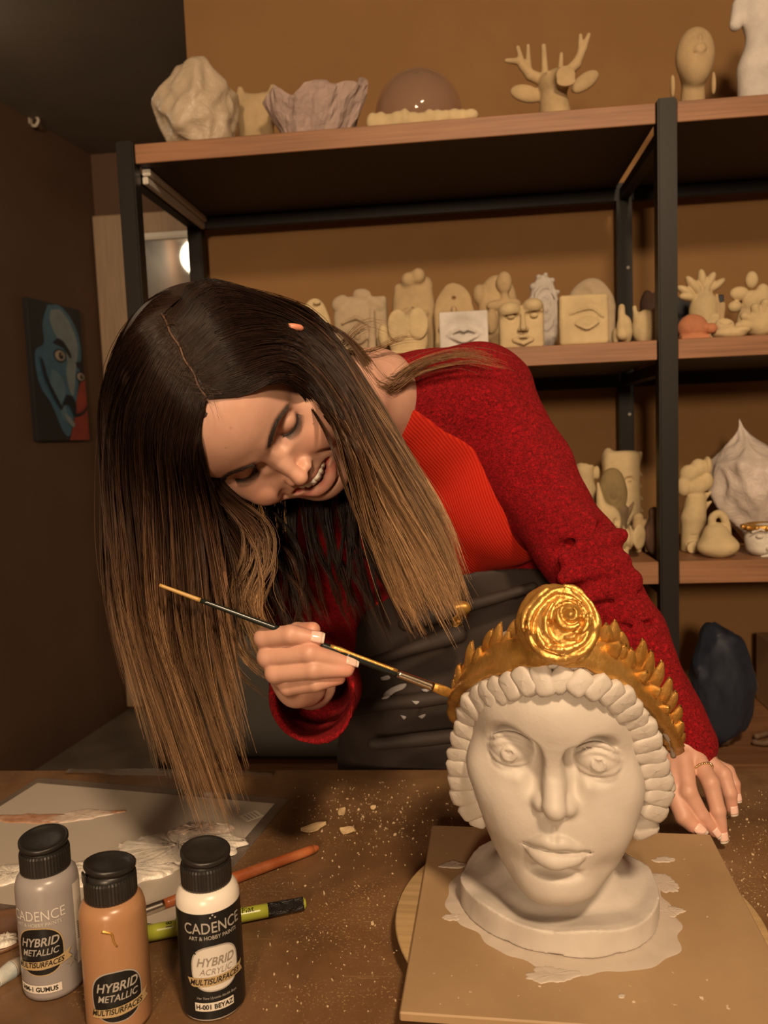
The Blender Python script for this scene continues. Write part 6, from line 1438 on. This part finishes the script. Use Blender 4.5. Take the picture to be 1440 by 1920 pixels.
rod('silver_brush', 'brush with a silver ferrule and pale paint at the left edge beside the grey bottle', 'brush', g_, h_, [(-.4, .35, .006, .0062, sil, 'ferrule'), (.35, .70, .0064, .0082, bl2, 'bristles'), (.70, 1.0, .0082, .0055, bris, 'bristle_tip')])
v_, f_ = lathe([(0, .0005), (.036, .0005), (.037, .003), (.036, .0050), (.034, .0036), (0, .0034)], 48); q = PZ(-2, 1752, TZ)
o = link('paint_saucer', pymesh('paint_saucer', v_, f_), speckled('brown_lid', (.12, .055, .025), (.18, .09, .045), 20, .4, .2, 60), None, (q[0], q[1], TZ)); tag(o, 'round brown saucer with a blob of paint at the left edge of the table', 'saucer')
q = PZ(8, 1765, TZ+.004); o = smear('paint_blob', (0, 0), .013, 31, None, .003, wh, 60, .1, (q[0], q[1], TZ+.0037), .8); tag(o, 'white paint blob in the brown saucer', 'paint dab')

# --- the brush she paints with
a = P(299, 1097, .733); b = P(853, 1303, .757)
blk = mat('black_lacquer', (.012, .016, .014), .22); och = mat('ochre_handle_end', (.46, .28, .08), .4); ferr = mat('gilded_ferrule', (.72, .62, .48), .22, 1.0)
pb = rod('paint_brush', 'long black-handled brush in her right hand touching the gold crown', 'brush', a, b, [(0, .135, .0016, .0021, och, 'handle_end'), (.135, .40, .0021, .0030, blk, 'handle'), (.40, .62, .0030, .0038, blk, 'handle'), (.62, .80, .0038, .0034, blk, 'handle'), (.80, .925, .0036, .0042, ferr, 'ferrule')])
d = (b-a); dn = d/np.linalg.norm(d); side = np.cross(dn, -cf); side /= np.linalg.norm(side); nn_ = np.cross(dn, side); vs = []
for u, w_, t_ in ((.915, .0040, .0034), (.94, .0048, .0028), (.965, .0050, .0020), (.985, .0042, .0012), (1.0, .0022, .0006)):
    for k_ in range(16): an = k_/16*2*PI; vs.append(d*u+side*math.cos(an)*w_+nn_*math.sin(an)*t_)
fs = [(i*16+j, i*16+(j+1) % 16, (i+1)*16+(j+1) % 16, (i+1)*16+j) for i in range(4) for j in range(16)]+[tuple(range(16))[::-1], tuple(range(64, 80))]
link('gold_loaded_bristles', pymesh('bristles', vs, fs), gold, pb)
vs = [d*u+nn_*0-cf*.0010+cu*.0022+side*0 for u in np.linspace(.57, .80, 14)]; v_, f_ = tube(vs, [.0022, .0026, .0030, .0026]+[.0022]*10, 8); link('gold_paint_coat', pymesh('gold_paint_coat', v_, f_), gold, pb)

# --- chips and crumbs of clay, film scraps
chip = claymat((.56, .40, .22)); 
def flake(px, py, L_, W_, seed, lab, rz):
    rr = np.random.default_rng(seed); nu, nv = 9, 5; vs = []
    for sd in (0, 1):
        for i in range(nu):
            for j in range(nv):
                u, w = i/(nu-1)-.5, j/(nv-1)-.5; ww = W_*(1-(2*abs(u))**2.2*.9); vs.append((u*L_, w*ww+rr.normal()*.0003+.15*W_*math.sin(u*5), .0015+.006*u*u*L_/.03+.003*(w*2)**2*0+sd*.0011+.0016*math.sin(w*3+u*2)+.001))
    fs = []
    for i in range(nu-1):
        for j in range(nv-1): q = i*nv+j; fs.append((q, q+nv, q+nv+1, q+1)); q += nu*nv; fs.append((q, q+1, q+nv+1, q+nv))
    n = nu*nv
    for i in range(nu-1): fs += [(i*nv, i*nv+n, (i+1)*nv+n, (i+1)*nv), (i*nv+nv-1, (i+1)*nv+nv-1, (i+1)*nv+nv-1+n, i*nv+nv-1+n)]
    for j in range(nv-1): fs += [(j, j+1, j+1+n, j+n), ((nu-1)*nv+j, (nu-1)*nv+j+n, (nu-1)*nv+j+1+n, (nu-1)*nv+j+1)]
    q = PZ(px, py, TZ); o = link('clay_chip', pymesh('clay_chip', vs, fs, False), chip, None, (q[0], q[1], TZ), (0, 0, rz)); return tag(o, lab, 'clay chip')
flake(588, 1556, .032, .012, 1, 'curved pale clay chip on the table left of the board', .35); flake(651, 1561, .018, .011, 2, 'small tan clay chip nearest the board', -.3); flake(641, 1526, .014, .010, 3, 'small clay chip behind the other two chips', .8); flake(700, 1518, .007, .004, 4, 'tiny clay chip near the back corner of the board', 0)
rr = np.random.default_rng(5); vs, fs = [], []
ico = bmesh.new(); bmesh.ops.create_icosphere(ico, subdivisions=1, radius=1); iv = A([v.co[:] for v in ico.verts]); iff = [[v.index for v in f.verts] for f in ico.faces]; ico.free()
for k_ in range(750):
    zone = rr.random()
    if zone < .55: x, y = rr.normal(690, 80), rr.normal(1520, 45)
    elif zone < .8: x, y = rr.uniform(480, 760), rr.uniform(1600, 1900)
    else: x, y = rr.uniform(1350, 1440), rr.uniform(1480, 1720)
    if y < 1462 or x < 520 and y < 1700: continue
    q = PZ(x, y, TZ); 
    l_ = Rb.T@(q-A([bc[0], bc[1], TZ])); 
    lx = math.cos(by)*(q[0]-bc[0])+math.sin(by)*(q[1]-bc[1]); ly = -math.sin(by)*(q[0]-bc[0])+math.cos(by)*(q[1]-bc[1])
    if abs(lx) < L/2+.01 and abs(ly) < LY/2+.01: continue
    s = abs(rr.normal())*.0006+.00035; o0 = len(vs); R_ = rotm(*rr.uniform(0, 6, 3)); vs += list((iv*A([1.3, .9, .5])*s)@R_.T+A([q[0], q[1], TZ+s*.4])); fs += [[a+o0 for a in f] for f in iff]
o = link('plaster_crumbs', pymesh('plaster_crumbs', vs, fs, False), claymat((.50, .37, .22))); tag(o, 'fine pale plaster crumbs scattered over the table top', 'crumbs', kind='stuff')
# crinkled clear film along the back of the table
q0, q1 = PZ(130, 1447, TZ), PZ(512, 1456, TZ); dd = (q1-q0); nx = 60; vs = []; rr = np.random.default_rng(9)
hz = np.cumsum(rr.normal(size=(2, nx+1))*.0012, axis=1); hz -= hz.min()
for sd in (0, .0003):
    for j in range(2):
        for i in range(nx+1): vs.append(q0+dd*i/nx+A([0, -.014*j, .001+sd+hz[j, i]*.6]))
n_ = nx+1; fs = [(i, i+1, n_+i+1, n_+i) for i in range(nx)]+[(2*n_+i, 3*n_+i, 3*n_+i+1, 2*n_+i+1) for i in range(nx)]
o = link('film_strip', pymesh('film_strip', vs, fs), film); tag(o, 'crinkled clear plastic film along the back edge of the table', 'plastic film')
